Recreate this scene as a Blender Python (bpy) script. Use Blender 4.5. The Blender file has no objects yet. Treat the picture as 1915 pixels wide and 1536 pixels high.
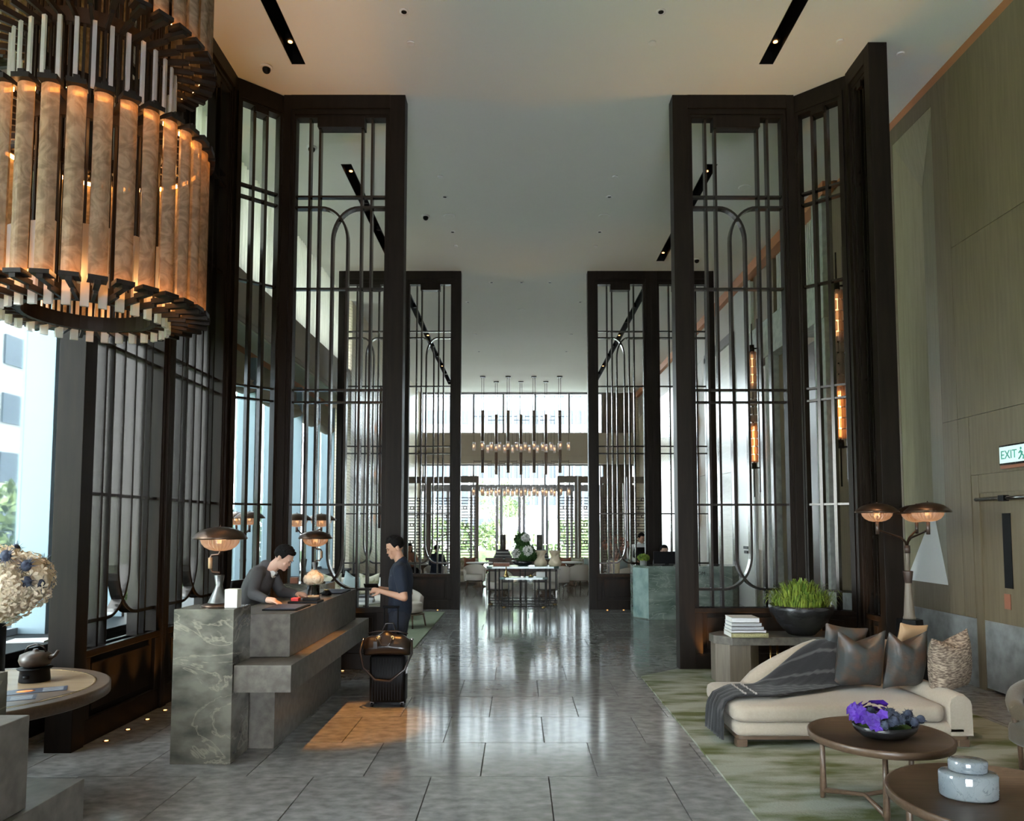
import bpy, math, random
from mathutils import Vector, Matrix
random.seed(7)
C = bpy.context.scene.collection
PI = math.pi
sc = bpy.context.scene
# ------------------------------------------------------------------ camera, world, exposure
cam = bpy.data.cameras.new('camera'); cam_o = bpy.data.objects.new('camera', cam); C.objects.link(cam_o)
cam_o.location = (0, 0, 1.8); cam_o.rotation_euler = (PI/2 + math.radians(3.7256), 0, 0)
cam.sensor_fit = 'HORIZONTAL'; cam.sensor_width = 36; cam.lens = 26.3185
cam.shift_x = -0.005483; cam.shift_y = 0.065711; cam.clip_start = .05; cam.clip_end = 400
sc.camera = cam_o
w = bpy.data.worlds.new('world'); sc.world = w; w.use_nodes = True
bg = w.node_tree.nodes['Background']; bg.inputs[0].default_value = (.86, .94, 1, 1); bg.inputs[1].default_value = 38.0
sc.view_settings.view_transform = 'Standard'; sc.view_settings.look = 'None'
sc.view_settings.exposure = 0.22; sc.view_settings.gamma = 1; sc.view_settings.use_curve_mapping = False
sc.cycles.max_bounces = 10; sc.cycles.diffuse_bounces = 5; sc.cycles.glossy_bounces = 5
sc.cycles.transmission_bounces = 6; sc.cycles.transparent_max_bounces = 12
sc.cycles.sample_clamp_indirect = 6.0; sc.cycles.caustics_reflective = False; sc.cycles.caustics_refractive = False
sc.cycles.use_denoising = True
# soft hazy sun behind the left hand glazing
def light(name, kind, loc, energy, col, rot=(0, 0, 0), parent=None, **k):
    l = bpy.data.lights.new(name, kind); l.energy = energy; l.color = col
    for a, b in k.items(): setattr(l, a, b)
    o = bpy.data.objects.new(name, l); C.objects.link(o); o.location = loc; o.rotation_euler = rot
    if parent: o.parent = parent
    return o

# ------------------------------------------------------------------ materials
def hexc(c): return (c[0], c[1], c[2], 1)
def mat(name, col, rough=.5, metal=0., col2=None, scale=4., stretch=(1, 1, 1), bump=0., bscale=None, spec=.5, coat=0., var=0., detail=6, contrast=(.35, .65), coat_rough=.05, veins=None, sheen=0., wave=None):
    m = bpy.data.materials.new(name); m.use_nodes = True; n = m.node_tree.nodes; L = m.node_tree.links
    b = n['Principled BSDF']; b.inputs['Base Color'].default_value = hexc(col); b.inputs['Roughness'].default_value = rough
    b.inputs['Metallic'].default_value = metal; b.inputs['Specular IOR Level'].default_value = spec
    b.inputs['Coat Weight'].default_value = coat; b.inputs['Coat Roughness'].default_value = coat_rough
    if sheen: b.inputs['Sheen Weight'].default_value = sheen
    tc = n.new('ShaderNodeTexCoord'); mp = n.new('ShaderNodeMapping'); mp.inputs['Scale'].default_value = stretch
    L.new(tc.outputs['Object'], mp.inputs[0]); vec = mp.outputs[0]
    oi = None
    if var:
        oi = n.new('ShaderNodeObjectInfo'); ad = n.new('ShaderNodeVectorMath'); ad.operation = 'MULTIPLY_ADD'
        cb = n.new('ShaderNodeCombineXYZ')
        L.new(oi.outputs['Random'], cb.inputs[0]); L.new(oi.outputs['Random'], cb.inputs[1]); L.new(oi.outputs['Random'], cb.inputs[2])
        ad.inputs[1].default_value = (37, 53, 71); L.new(cb.outputs[0], ad.inputs[0]); L.new(vec, ad.inputs[2]); vec = ad.outputs[0]
    out = None
    if col2 is not None:
        ns = n.new('ShaderNodeTexNoise'); ns.inputs['Scale'].default_value = scale; ns.inputs['Detail'].default_value = detail
        L.new(vec, ns.inputs[0]); rp = n.new('ShaderNodeValToRGB')
        rp.color_ramp.elements[0].position = contrast[0]; rp.color_ramp.elements[0].color = hexc(col)
        rp.color_ramp.elements[1].position = contrast[1]; rp.color_ramp.elements[1].color = hexc(col2)
        L.new(ns.outputs[0], rp.inputs[0]); out = rp.outputs[0]
    if wave:   # (colour, scale, distortion, width)
        wv = n.new('ShaderNodeTexWave'); wv.inputs['Scale'].default_value = wave[1]; wv.inputs['Distortion'].default_value = wave[2]; wv.inputs['Detail'].default_value = 4
        wv.bands_direction = 'DIAGONAL' if len(wave) < 5 else wave[4]
        L.new(vec, wv.inputs[0]); r2 = n.new('ShaderNodeValToRGB'); r2.color_ramp.elements[0].position = 0; r2.color_ramp.elements[1].position = wave[3]
        r2.color_ramp.elements[0].color = (1, 1, 1, 1); r2.color_ramp.elements[1].color = (0, 0, 0, 1)
        L.new(wv.outputs['Fac'], r2.inputs[0]); mx = n.new('ShaderNodeMix'); mx.data_type = 'RGBA'
        L.new(r2.outputs[0], mx.inputs[0]); mx.inputs[6].default_value = hexc(col)
        if out: L.new(out, mx.inputs[6])
        mx.inputs[7].default_value = hexc(wave[0]); out = mx.outputs[2]
    if veins:  # (colour, scale, thickness, amount)
        nd = n.new('ShaderNodeTexNoise'); nd.inputs['Scale'].default_value = veins[1]; nd.inputs['Detail'].default_value = 7; nd.inputs['Distortion'].default_value = 1.2
        L.new(vec, nd.inputs[0]); ab = n.new('ShaderNodeMath'); ab.operation = 'SUBTRACT'; ab.inputs[1].default_value = .5; L.new(nd.outputs[0], ab.inputs[0])
        a2 = n.new('ShaderNodeMath'); a2.operation = 'ABSOLUTE'; L.new(ab.outputs[0], a2.inputs[0])
        r3 = n.new('ShaderNodeMapRange'); r3.inputs[1].default_value = 0; r3.inputs[2].default_value = veins[2]; r3.inputs[3].default_value = veins[3]; r3.inputs[4].default_value = 0
        L.new(a2.outputs[0], r3.inputs[0]); mx = n.new('ShaderNodeMix'); mx.data_type = 'RGBA'; L.new(r3.outputs[0], mx.inputs[0])
        mx.inputs[6].default_value = hexc(col)
        if out: L.new(out, mx.inputs[6])
        mx.inputs[7].default_value = hexc(veins[0]); out = mx.outputs[2]
    if var:
        hs = n.new('ShaderNodeHueSaturation'); mr = n.new('ShaderNodeMapRange'); mr.inputs[3].default_value = 1 - var; mr.inputs[4].default_value = 1 + var
        L.new(oi.outputs['Random'], mr.inputs[0]); L.new(mr.outputs[0], hs.inputs['Value'])
        if out: L.new(out, hs.inputs['Color'])
        else: hs.inputs['Color'].default_value = hexc(col)
        out = hs.outputs[0]
    if out: L.new(out, b.inputs['Base Color'])
    if bump:
        nb = n.new('ShaderNodeTexNoise'); nb.inputs['Scale'].default_value = bscale or scale * 3; nb.inputs['Detail'].default_value = 3; L.new(vec, nb.inputs[0])
        bm = n.new('ShaderNodeBump'); bm.inputs['Strength'].default_value = bump; bm.inputs['Distance'].default_value = .02; L.new(nb.outputs[0], bm.inputs['Height']); L.new(bm.outputs[0], b.inputs['Normal'])
    return m
def emit(name, col, s):
    m = bpy.data.materials.new(name); m.use_nodes = True; n = m.node_tree.nodes; n.clear()
    e = n.new('ShaderNodeEmission'); e.inputs[0].default_value = hexc(col); e.inputs[1].default_value = s
    o = n.new('ShaderNodeOutputMaterial'); m.node_tree.links.new(e.outputs[0], o.inputs[0]); return m
def glassmat(name, tint=(1, 1, 1), gloss=.12, rough=.02, alpha_col=None, mottle=False):
    m = bpy.data.materials.new(name); m.use_nodes = True; n = m.node_tree.nodes; n.clear(); L = m.node_tree.links
    t = n.new('ShaderNodeBsdfTransparent'); t.inputs[0].default_value = hexc(tint)
    g = n.new('ShaderNodeBsdfGlossy'); g.inputs['Roughness'].default_value = rough
    f = n.new('ShaderNodeFresnel'); f.inputs[0].default_value = 1.45
    ml = n.new('ShaderNodeMath'); ml.operation = 'MULTIPLY'; ml.inputs[1].default_value = gloss * 8; ml.use_clamp = True; L.new(f.outputs[0], ml.inputs[0])
    mx = n.new('ShaderNodeMixShader'); L.new(ml.outputs[0], mx.inputs[0]); L.new(t.outputs[0], mx.inputs[1]); L.new(g.outputs[0], mx.inputs[2])
    o = n.new('ShaderNodeOutputMaterial'); last = mx.outputs[0]
    if alpha_col:
        d = n.new('ShaderNodeBsdfTranslucent'); d.inputs[0].default_value = hexc(alpha_col[:3]); d2 = n.new('ShaderNodeBsdfDiffuse'); d2.inputs[0].default_value = hexc(alpha_col[:3])
        if mottle:
            tc = n.new('ShaderNodeTexCoord'); oi = n.new('ShaderNodeObjectInfo'); ad = n.new('ShaderNodeVectorMath'); ad.operation = 'MULTIPLY_ADD'; cb = n.new('ShaderNodeCombineXYZ'); L.new(oi.outputs['Random'], cb.inputs[2]); ad.inputs[1].default_value = (9, 9, 40); L.new(cb.outputs[0], ad.inputs[0]); L.new(tc.outputs['Object'], ad.inputs[2])
            ns = n.new('ShaderNodeTexNoise'); ns.inputs['Scale'].default_value = 9; ns.inputs['Detail'].default_value = 8; ns.inputs['Distortion'].default_value = 2.5; L.new(ad.outputs[0], ns.inputs[0])
            rp = n.new('ShaderNodeValToRGB'); rp.color_ramp.elements[0].position = .38; rp.color_ramp.elements[1].position = .62; rp.color_ramp.elements[0].color = (alpha_col[0] * .62, alpha_col[1] * .60, alpha_col[2] * .58, 1); rp.color_ramp.elements[1].color = hexc(alpha_col[:3]); L.new(ns.outputs[0], rp.inputs[0]); L.new(rp.outputs[0], d.inputs[0]); L.new(rp.outputs[0], d2.inputs[0])
        m0 = n.new('ShaderNodeMixShader'); m0.inputs[0].default_value = .45; L.new(d.outputs[0], m0.inputs[1]); L.new(d2.outputs[0], m0.inputs[2])
        m2 = n.new('ShaderNodeMixShader'); m2.inputs[0].default_value = alpha_col[3]; L.new(last, m2.inputs[1]); L.new(m0.outputs[0], m2.inputs[2]); last = m2.outputs[0]
    L.new(last, o.inputs[0]); return m

M = dict(
 bronze=mat('dark bronze', (.010, .0075, .006), .45, .08, spec=.12, col2=(.017, .012, .009), scale=3, stretch=(6, 6, .6), contrast=(.3, .7)),
 bar=mat('satin bronze bar', (.045, .039, .036), .24, .8),
 black=mat('black', (.004, .004, .0045), .5, spec=.14),
 plaster=mat('ceiling paint', (.74, .735, .69), .85, col2=(.71, .705, .66), scale=.5, contrast=(.3, .7)),
 floor=mat('polished grey limestone', (.19, .187, .182), .11, col2=(.35, .345, .335), scale=9, detail=14, contrast=(.34, .74), stretch=(1, 1.5, 1), bump=.022, bscale=1.6, var=.10, spec=.8, veins=((.36, .355, .34), 16, .010, .3)),
 grout=mat('grout', (.07, .066, .06), .6),
 stone=mat('grey stone', (.088, .077, .064), .34, col2=(.165, .147, .124), scale=14, detail=12, contrast=(.35, .7)),
 vein=mat('veined grey marble', (.062, .060, .048), .25, col2=(.185, .175, .14), scale=3.2, detail=15, contrast=(.36, .60), veins=((.34, .30, .23), 1.5, .012, .55), stretch=(1, 1, 1.9)),
 slate=mat('wainscot stone', (.17, .17, .165), .45, col2=(.28, .285, .28), scale=6, detail=10, contrast=(.35, .65)),
 greystone=mat('rough grey stone', (.30, .31, .29), .7, col2=(.42, .43, .40), scale=9, detail=10, contrast=(.35, .65)),
 green=mat('green marble', (.11, .15, .125), .14, col2=(.27, .32, .28), scale=2.2, detail=12, contrast=(.35, .68), veins=((.40, .44, .38), 2.4, .02, .6), stretch=(1, 1, 2.4)),
 aqua=mat('pale green marble', (.36, .47, .44), .12, col2=(.20, .30, .28), scale=4, contrast=(.4, .7)),
 oak=mat('grey oak veneer', (.125, .094, .052), .5, col2=(.165, .126, .075), scale=3, stretch=(9, 9, .5), detail=8, contrast=(.3, .7)),
 oakdark=mat('grey brown oak', (.13, .105, .078), .5, col2=(.18, .145, .11), scale=4, stretch=(14, 14, .7), detail=8, contrast=(.3, .7)),
 walnut=mat('walnut', (.075, .045, .027), .38, col2=(.115, .07, .042), scale=4, stretch=(1.2, 14, 14), detail=6, contrast=(.3, .7)),
 brown=mat('dark brown lacquer', (.05, .030, .022), .35),
 terracotta=mat('copper trim and lit cove', (.42, .17, .07), .5),
 trav=mat('travertine', (.56, .50, .38), .35, col2=(.66, .60, .47), scale=2, stretch=(1, 1, 6), detail=9, contrast=(.3, .7), wave=((.42, .36, .26), 1.3, 5, .22)),
 travh=mat('striped travertine', (.55, .50, .40), .35, col2=(.66, .61, .50), scale=2, stretch=(1, 1, 9), detail=9, contrast=(.3, .7), wave=((.40, .34, .25), 1.6, 4, .3, 'Z')),
 panelwhite=mat('pale lacquer panel', (.60, .60, .57), .3),
 fascia=mat('beige fascia', (.34, .295, .235), .6),
 sage=mat('green lit soffit', (.55, .60, .48), .8),  # greenish light under the spandrel put into the soffit colour
 alu=mat('sky tinted aluminium', (.22, .30, .345), .4, .1),  # blue of the sky light put into the fin colour
 aludark=mat('grey aluminium', (.22, .22, .23), .4, .5),
 curtain=mat('ivory curtain', (.80, .77, .68), .8),
 blind=mat('linen roman blind', (.40, .36, .28), .85),
 cream=mat('cream linen', (.33, .275, .215), .9, col2=(.365, .305, .24), scale=60, contrast=(.3, .7), bump=.15, bscale=220, sheen=.2),
 creamw=mat('ivory upholstery', (.62, .57, .50), .9, bump=.1, bscale=150),
 tweed=mat('taupe tweed', (.10, .07, .05), .9, col2=(.36, .28, .21), scale=75, stretch=(.35, .35, 1.6), detail=3, contrast=(.42, .62), bump=.4, bscale=80),
 antique=mat('burnished slate velvet', (.036, .038, .037), .44, col2=(.085, .046, .027), scale=7, detail=12, contrast=(.42, .62), bump=.3, bscale=14, spec=.6),
 tan=mat('tan cloth', (.38, .24, .13), .85, bump=.1, bscale=120),
 throw=mat('charcoal wool', (.009, .0088, .0105), .95, bump=.3, bscale=180, sheen=.15, wave=((.06, .058, .06), 3.1, .5, .12, 'Y')),
 hedge=mat('yellow green hedge leaves', (.04, .075, .016), .7, col2=(.16, .21, .06), scale=3), throwl=mat('white woven stripe', (.45, .43, .42), .95, bump=.3, bscale=180),  # hedge leaves: a lighter, yellower green than the garden leaves
 olive=mat('olive wool', (.085, .062, .036), .95, bump=.3, bscale=160, sheen=.3),
 lampmetal=mat('antique bronze shade', (.085, .052, .036), .32, .85),
 pewter=mat('hammered pewter', (.16, .16, .155), .38, .8, col2=(.08, .08, .078), scale=9, bump=.1, bscale=30),
 ribglass=glassmat('ribbed lamp glass', (1, .95, .88), .15, .1, (.60, .47, .38, .6)),
 alab=glassmat('alabaster glass', (.85, .72, .55), .10, .12, (.40, .31, .21, .80), mottle=True),
 lglass=glassmat('frosted lantern glass', (1, .98, .96), .2, .1, (.62, .60, .60, .6)),
 glass=glassmat('window glass', (.97, 1, .99), .10),
 vase=glassmat('clear glass', (.90, .95, .93), .2),
 warm=emit('warm lamp', (1, .38, .11), 9), warm2=emit('warm glow', (1, .50, .20), 2.6), spot=emit('spot lamp', (1, .42, .12), 7), led=emit('led strip', (1, .42, .10), 30), bulb=emit('bulb', (1, .50, .22), 22),
 exitw=emit('exit sign face', (.62, .86, .80), 1.1), exitg=mat('exit green', (.05, .42, .33), .5),
 skin=mat('skin', (.50, .27, .17), .55, col2=(.54, .30, .20), scale=12), lip=mat('lips', (.42, .16, .12), .5),
 skinl=mat('fair skin', (.62, .38, .28), .5),
 hair=mat('black hair', (.006, .005, .005), .7, spec=.12, bump=.4, bscale=120), eye=mat('dark eye', (.01, .01, .01), .2),
 navy=mat('navy cotton', (.007, .012, .025), .9, bump=.15, bscale=30), denim=mat('dark denim', (.015, .018, .028), .9), suit=mat('grey wool suit', (.075, .072, .076), .85, bump=.2, bscale=25),
 white=mat('white', (.75, .75, .73), .6), shoe=mat('black leather', (.012, .012, .012), .3), leather=mat('dark brown leather', (.012, .007, .005), .34, bump=.12, bscale=25, coat=.2),
 brass=mat('brass', (.60, .40, .16), .25, .95), chrome=mat('chrome', (.6, .6, .6), .15, 1.),
 leaf=mat('fern green', (.08, .17, .015), .5, col2=(.30, .36, .05), scale=8, var=.15), moss=mat('moss', (.02, .07, .012), .8, col2=(.06, .16, .03), scale=40), leafout=mat('garden leaves', (.018, .038, .008), .7, col2=(.085, .12, .03), scale=3),
 petal=mat('ivory petals', (.78, .66, .48), .7, bump=.2, bscale=60), petalw=mat('white petals', (.85, .83, .80), .7), purple=mat('violet orchid', (.035, .005, .17), .6, col2=(.075, .012, .30), scale=20),
 thistle=mat('blue thistle', (.018, .024, .05), .8, col2=(.06, .075, .11), scale=60), jar=mat('pale blue marble glaze', (.17, .20, .22), .06, col2=(.26, .285, .295), scale=5, veins=((.10, .12, .14), 12, .012, .7), coat=.6),
 bowl=mat('black lacquer bowl', (.014, .014, .015), .22, col2=(.05, .05, .052), scale=2.2, stretch=(1, 1, 7), contrast=(.55, .7), bump=.2, bscale=30),
 paper=mat('paper', (.70, .68, .62), .8), olivebk=mat('olive cover', (.26, .24, .12), .6), greybk=mat('grey cover', (.35, .36, .37), .6), whitebk=mat('pale cover', (.60, .60, .60), .5), gold=mat('gold lettering', (.55, .50, .25), .5),
 menu=mat('dark printed card', (.03, .035, .06), .4), orange=mat('orange print', (.75, .16, .02), .5, col2=(.9, .35, .05), scale=30), red=mat('red', (.5, .02, .02), .5),
 building=mat('pale cladding', (.13, .135, .14), .7), bglass=mat('blue grey glazing', (.022, .03, .042), .35, spec=.3), paving=mat('terrace paving', (.86, .85, .82), .8), maple=mat('polished maple', (.27, .185, .11), .25, col2=(.33, .235, .145), scale=3, stretch=(1, 8, 8), contrast=(.3, .7)), whitefin=mat('white fin', (.8, .8, .8), .6), pot_=mat('dark clay', (.035, .024, .018), .35, col2=(.06, .04, .03), scale=12), nichef=mat('pale oak facet', (.235, .205, .12), .5, col2=(.28, .245, .15), scale=3, stretch=(9, 9, .5)), trunk=mat('bark', (.22, .15, .10), .9), grass=mat('grass', (.16, .24, .07), .9),
 cushg=mat('leaf print cushion', (.58, .56, .44), .9, col2=(.30, .30, .18), scale=9, contrast=(.5, .62)), cushb=mat('pale blue cushion', (.38, .46, .47), .9), rust=mat('rust leather', (.30, .11, .06), .5), dk=mat('charcoal cushion', (.05, .05, .055), .8),
)
# rug: cream and moss brush strokes
def rugmat():
    m = mat('abstract green rug', (.30, .31, .255), .95, col2=(.075, .09, .020), scale=1.9, stretch=(.8, 2.3, 1), detail=15, contrast=(.42, .64), bump=.5, bscale=60)
    return m
M['rug'] = rugmat(); M['rug2'] = mat('sage rug', (.22, .25, .18), .95, col2=(.13, .16, .09), scale=1.2, stretch=(1, .3, 1), bump=.4, bscale=60)

# ------------------------------------------------------------------ mesh builder
class MB:
    def __init__(s): s.v = []; s.f = []; s.s = []
    def add(s, vs, fs, sm=False):
        k = len(s.v); s.v += [tuple(q) for q in vs]; s.f += [tuple(i + k for i in f) for f in fs]; s.s += [sm] * len(fs); return s
    def box(s, x0, x1, y0, y1, z0, z1):
        return s.add([(x0, y0, z0), (x1, y0, z0), (x1, y1, z0), (x0, y1, z0), (x0, y0, z1), (x1, y0, z1), (x1, y1, z1), (x0, y1, z1)],
            [(0, 3, 2, 1), (4, 5, 6, 7), (0, 1, 5, 4), (1, 2, 6, 5), (2, 3, 7, 6), (3, 0, 4, 7)])
    def prism(s, poly, z0, z1):
        n = len(poly)
        return s.add([(x, y, z0) for x, y in poly] + [(x, y, z1) for x, y in poly],
            [tuple(range(n - 1, -1, -1)), tuple(range(n, 2 * n))] + [(i, (i + 1) % n, n + (i + 1) % n, n + i) for i in range(n)])
    def loft(s, rings, sm=True, caps=True):
        n = len(rings[0]); vs = [p for r in rings for p in r]; fs = []
        for k in range(len(rings) - 1):
            for i in range(n):
                j = (i + 1) % n; fs.append((k * n + i, k * n + j, (k + 1) * n + j, (k + 1) * n + i))
        s.add(vs, fs, sm)
        if caps:
            k = len(s.v) - len(vs); s.f += [tuple(k + i for i in range(n - 1, -1, -1)), tuple(k + len(vs) - n + i for i in range(n))]; s.s += [False, False]
        return s
    def lathe(s, prof, c=(0, 0, 0), n=32, sx=1, sy=1, sm=True, caps=True):
        return s.loft([[(c[0] + r * sx * math.cos(2 * PI * i / n), c[1] + r * sy * math.sin(2 * PI * i / n), c[2] + z) for i in range(n)] for r, z in prof], sm, caps)
    def cyl(s, x, y, z0, z1, r, r2=None, n=20): return s.lathe([(r, z0), (r if r2 is None else r2, z1)], (x, y, 0), n)
    def ell(s, c, r, n=16, m=9):
        R = []
        for k in range(m + 1):
            a = -PI / 2 + PI * k / m; q = max(math.cos(a), .02)
            R.append([(c[0] + r[0] * q * math.cos(2 * PI * i / n), c[1] + r[1] * q * math.sin(2 * PI * i / n), c[2] + r[2] * math.sin(a)) for i in range(n)])
        return s.loft(R)
    def tube(s, pts, r, n=10, sm=True):
        pts = [Vector(p) for p in pts]; R = []; up = None
        for i, p in enumerate(pts):
            t = (pts[min(i + 1, len(pts) - 1)] - pts[max(i - 1, 0)]).normalized()
            if up is None: up = Vector((0, 0, 1)) if abs(t.z) < .9 else Vector((1, 0, 0))
            a = t.cross(up).normalized(); b = a.cross(t).normalized(); up = b
            rr = r[i] if isinstance(r, (list, tuple)) else r
            R.append([p + a * rr * math.cos(2 * PI * k / n) + b * rr * math.sin(2 * PI * k / n) for k in range(n)])
        return s.loft(R, sm)
    def caps(s, p0, p1, r0, r1, n=12):    # rounded tapered capsule
        p0 = Vector(p0); p1 = Vector(p1); d = (p1 - p0); L = d.length; d = d.normalized() if L > 1e-6 else Vector((0, 0, 1)); pts = []; rs = []
        for a in (80, 55, 30): pts.append(p0 - d * r0 * math.sin(math.radians(a))); rs.append(r0 * math.cos(math.radians(a)))
        pts += [p0, p1]; rs += [r0, r1]
        for a in (30, 55, 80): pts.append(p1 + d * r1 * math.sin(math.radians(a))); rs.append(r1 * math.cos(math.radians(a)))
        return s.tube(pts, rs, n)
    def limb(s, pts, rs, n=12):
        for i in range(len(pts) - 1): s.caps(pts[i], pts[i + 1], rs[i], rs[i + 1], n)
        return s
    def xf(s, mtx, k=0):
        s.v = s.v[:k] + [tuple(mtx @ Vector(q)) for q in s.v[k:]]; return s
    def build(s, name, m, parent=None, bev=0, loc=None, rot=None, vox=0, smooth_it=0, sub=0):
        me = bpy.data.meshes.new(name); me.from_pydata(s.v, [], s.f); me.materials.append(M[m] if isinstance(m, str) else m)
        me.polygons.foreach_set('use_smooth', s.s); me.update()
        o = bpy.data.objects.new(name, me); C.objects.link(o)
        if parent: o.parent = parent
        if loc: o.location = loc
        if rot is not None: o.rotation_euler = rot if isinstance(rot, tuple) else (0, 0, rot)
        if bev:
            b = o.modifiers.new('bevel', 'BEVEL'); b.width = bev; b.segments = 2; b.limit_method = 'ANGLE'; b.angle_limit = .7
        if vox:
            r = o.modifiers.new('remesh', 'REMESH'); r.mode = 'VOXEL'; r.voxel_size = vox; r.use_smooth_shade = True
            if smooth_it: q = o.modifiers.new('smooth', 'SMOOTH'); q.iterations = smooth_it; q.factor = .5
        if sub: q = o.modifiers.new('subd', 'SUBSURF'); q.levels = q.render_levels = sub
        return o
def tag(o, label=None, cat=None, group=None, kind=None):
    if label: o['label'] = label
    if cat: o['category'] = cat
    if group: o['group'] = group
    if kind: o['kind'] = kind
    return o
def thing(name, label, cat, loc=(0, 0, 0), rz=0, group=None):
    o = bpy.data.objects.new(name, None); C.objects.link(o); o.location = loc; o.rotation_euler = (0, 0, rz); o.empty_display_size = .1
    return tag(o, label, cat, group)
def struct(name, mb, m, parent=None, **k):
    o = mb.build(name, m, parent, **k)
    if not parent: o['kind'] = 'structure'
    return o
KIDS = {}
def kids(o): return [c for c in C.objects if c.parent is o]
def dup(o, loc=None, rz=None, label=None, group=None, parent=None, sc_=None):
    c = o.copy(); C.objects.link(c)
    if parent is not None: c.parent = parent
    if loc is not None: c.location = loc
    if rz is not None: c.rotation_euler = (0, 0, rz)
    if sc_: c.scale = sc_
    if label: c['label'] = label
    if group: c['group'] = group
    for k in list(o.children): dup(k, parent=c)
    return c
def B(*a): return MB().box(*a)
# ================================================================== STRUCTURE
CZ = 7.5
T = .846
# floor slab, then single tiles
struct('floor', B(-5.2, 7, -6.5, 32.3, -.15, -.012), 'grout')
floor = bpy.data.objects['floor']
tile_me = None
def tile_mesh(wd, dp):
    b = .004
    return MB().add([(b, b, -.012), (wd - b, b, -.012), (wd - b, dp - b, -.012), (b, dp - b, -.012), (b, b, -.0004), (wd - b, b, -.0004), (wd - b, dp - b, -.0004), (b, dp - b, -.0004),
                     (b + .001, b + .001, 0), (wd - b - .001, b + .001, 0), (wd - b - .001, dp - b - .001, 0), (b + .001, dp - b - .001, 0)],
        [(0, 3, 2, 1), (8, 9, 10, 11), (0, 1, 5, 4), (1, 2, 6, 5), (2, 3, 7, 6), (3, 0, 4, 7), (4, 5, 9, 8), (5, 6, 10, 9), (6, 7, 11, 10), (7, 4, 8, 11)])
rest = MB(); cnt = 0; first = None
course = 0
for k in range(-12, 31):
    y0 = 6.377 + k * T; off = .223 if k % 2 == 0 else .578
    for j in range(-7, 9):
        x0 = off + j * T
        if x0 + T < -4.7 or x0 > 5.3: continue
        if 2.7 < y0 and cnt < 292 and (-3.7 < x0 + T / 2 < 5.2 or y0 > 9):
            if first is None:
                first = tile_mesh(T, T).build('tile', 'floor', floor, loc=(x0, y0, 0)); o = first
            else:
                o = first.copy(); C.objects.link(o); o.location = (x0, y0, 0)
            o.rotation_euler = (random.uniform(-1, 1) * .0006, random.uniform(-1, 1) * .0006, 0)
            cnt += 1
        else:
            m = tile_mesh(T, T); rest.add([(a + x0, b + y0, c) for a, b, c in m.v], m.f)
o = rest.build('floor_tiles_beyond', 'floor', floor); o['kind'] = 'stuff'

# ceiling with real slots
XS = sorted([-5.2, -2.79, -2.62, 2.98, 3.155, 7.0]); YS = sorted([-6.5, -1.0, 8.9, 11.45, 15.78, 17.6, 29.8, 32.3])
slots = []
ce = MB()
for i in range(len(XS) - 1):
    for j in range(len(YS) - 1):
        if i in (1, 3) and j in (1, 3, 5): slots.append((XS[i], XS[i + 1], YS[j], YS[j + 1])); continue
        ce.box(XS[i], XS[i + 1], YS[j], YS[j + 1], CZ, CZ + .06)
struct('ceiling', ce, 'plaster')
trf = None
for n_, (x0, x1, y0, y1) in enumerate(slots):
    s_ = MB().box(x0, x1, y0, y1, CZ + .30, CZ + .32).box(x0 - .01, x0 + .006, y0, y1, CZ + .002, CZ + .30).box(x1 - .006, x1 + .01, y0, y1, CZ + .002, CZ + .30).box(x0, x1, y0 - .01, y0 + .006, CZ + .002, CZ + .30).box(x0, x1, y1 - .006, y1 + .01, CZ + .002, CZ + .30)
    side = 'left' if x0 < 0 else 'right'; bay = ['nearest', 'middle', 'farthest'][[-1.0, 11.45, 17.6].index(y0)]
    t = thing('slot_light', f'long black recessed ceiling slot with spotlights, {side} side, {bay} bay', 'light', ((x0 + x1) / 2, (y0 + y1) / 2, CZ))
    s_.v = [(a - (x0 + x1) / 2, b - (y0 + y1) / 2, c - CZ) for a, b, c in s_.v]; s_.build('trough', 'black', t)
    ln = y1 - y0; m = max(4, int(ln / 1.25))
    for q in range(m):
        yy = -ln / 2 + .35 + q * (ln - .7) / (m - 1)
        a = MB().lathe([(.05, .06), (.058, .07), (.058, .16), (.05, .17)], (0, yy, 0), 14).build('spotlight', 'black', t)
        MB().cyl(0, yy, .052, .059, .026, n=12).build('lamp', 'spot' if q % 3 == 0 else 'bronze', a)
    if bay == 'nearest':
        for yy in ((y0 + y1) / 2 + 3.5, (y0 + y1) / 2 + 1.2):
            pass

# left glazed wall
XG = -4.75
struct('wall_left', MB().box(-5.1, -4.2, 18.6, 32.0, 0, CZ).box(-5.1, -4.75, -6.5, 0.3, 0, CZ).box(-4.62, -4.30, .3, 8.55, 5.72, CZ), 'trav')
wl = bpy.data.objects['wall_left']
for i, y in enumerate([18.6 + k * 1.34 for k in range(10)]):
    for z0, z1 in ((0, 2.1), (2.1, 4.2), (4.2, 6.1), (6.1, 7.48)):
        B(-.03, 0, .004, 1.336, z0 + .004, z1 - .004).build('stone_panel', 'trav', wl, loc=(-4.17, y, 0)) if not (i or z0) else None
        if i == 0 and z0 == 0: sp0 = [c for c in wl.children][0]
        if i or z0:
            o = B(-.03, 0, .004, 1.336, z0 + .004, z1 - .004).build('stone_panel', 'trav', wl, loc=(-4.17, y, 0))
struct('trim_1', MB().box(-4.9, -4.2, .3, 18.6, 4.92, 5.72), 'fascia', bev=.01)      # spandrel box over the lower windows
tr1 = bpy.data.objects['trim_1']
for k in range(14):
    y = .35 + k * 1.3; B(-.018, 0, .006, 1.294, 4.99, 5.60).build('panel', 'fascia', tr1, loc=(-4.182, y, 0))
struct('trim_2', MB().box(-4.9, -4.80, .3, 18.6, 4.86, 4.919), 'sage')
so = MB().box(-4.86, -4.22, .3, 18.55, 4.885, 4.919).build('soffit', 'sage', tr1)
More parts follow.
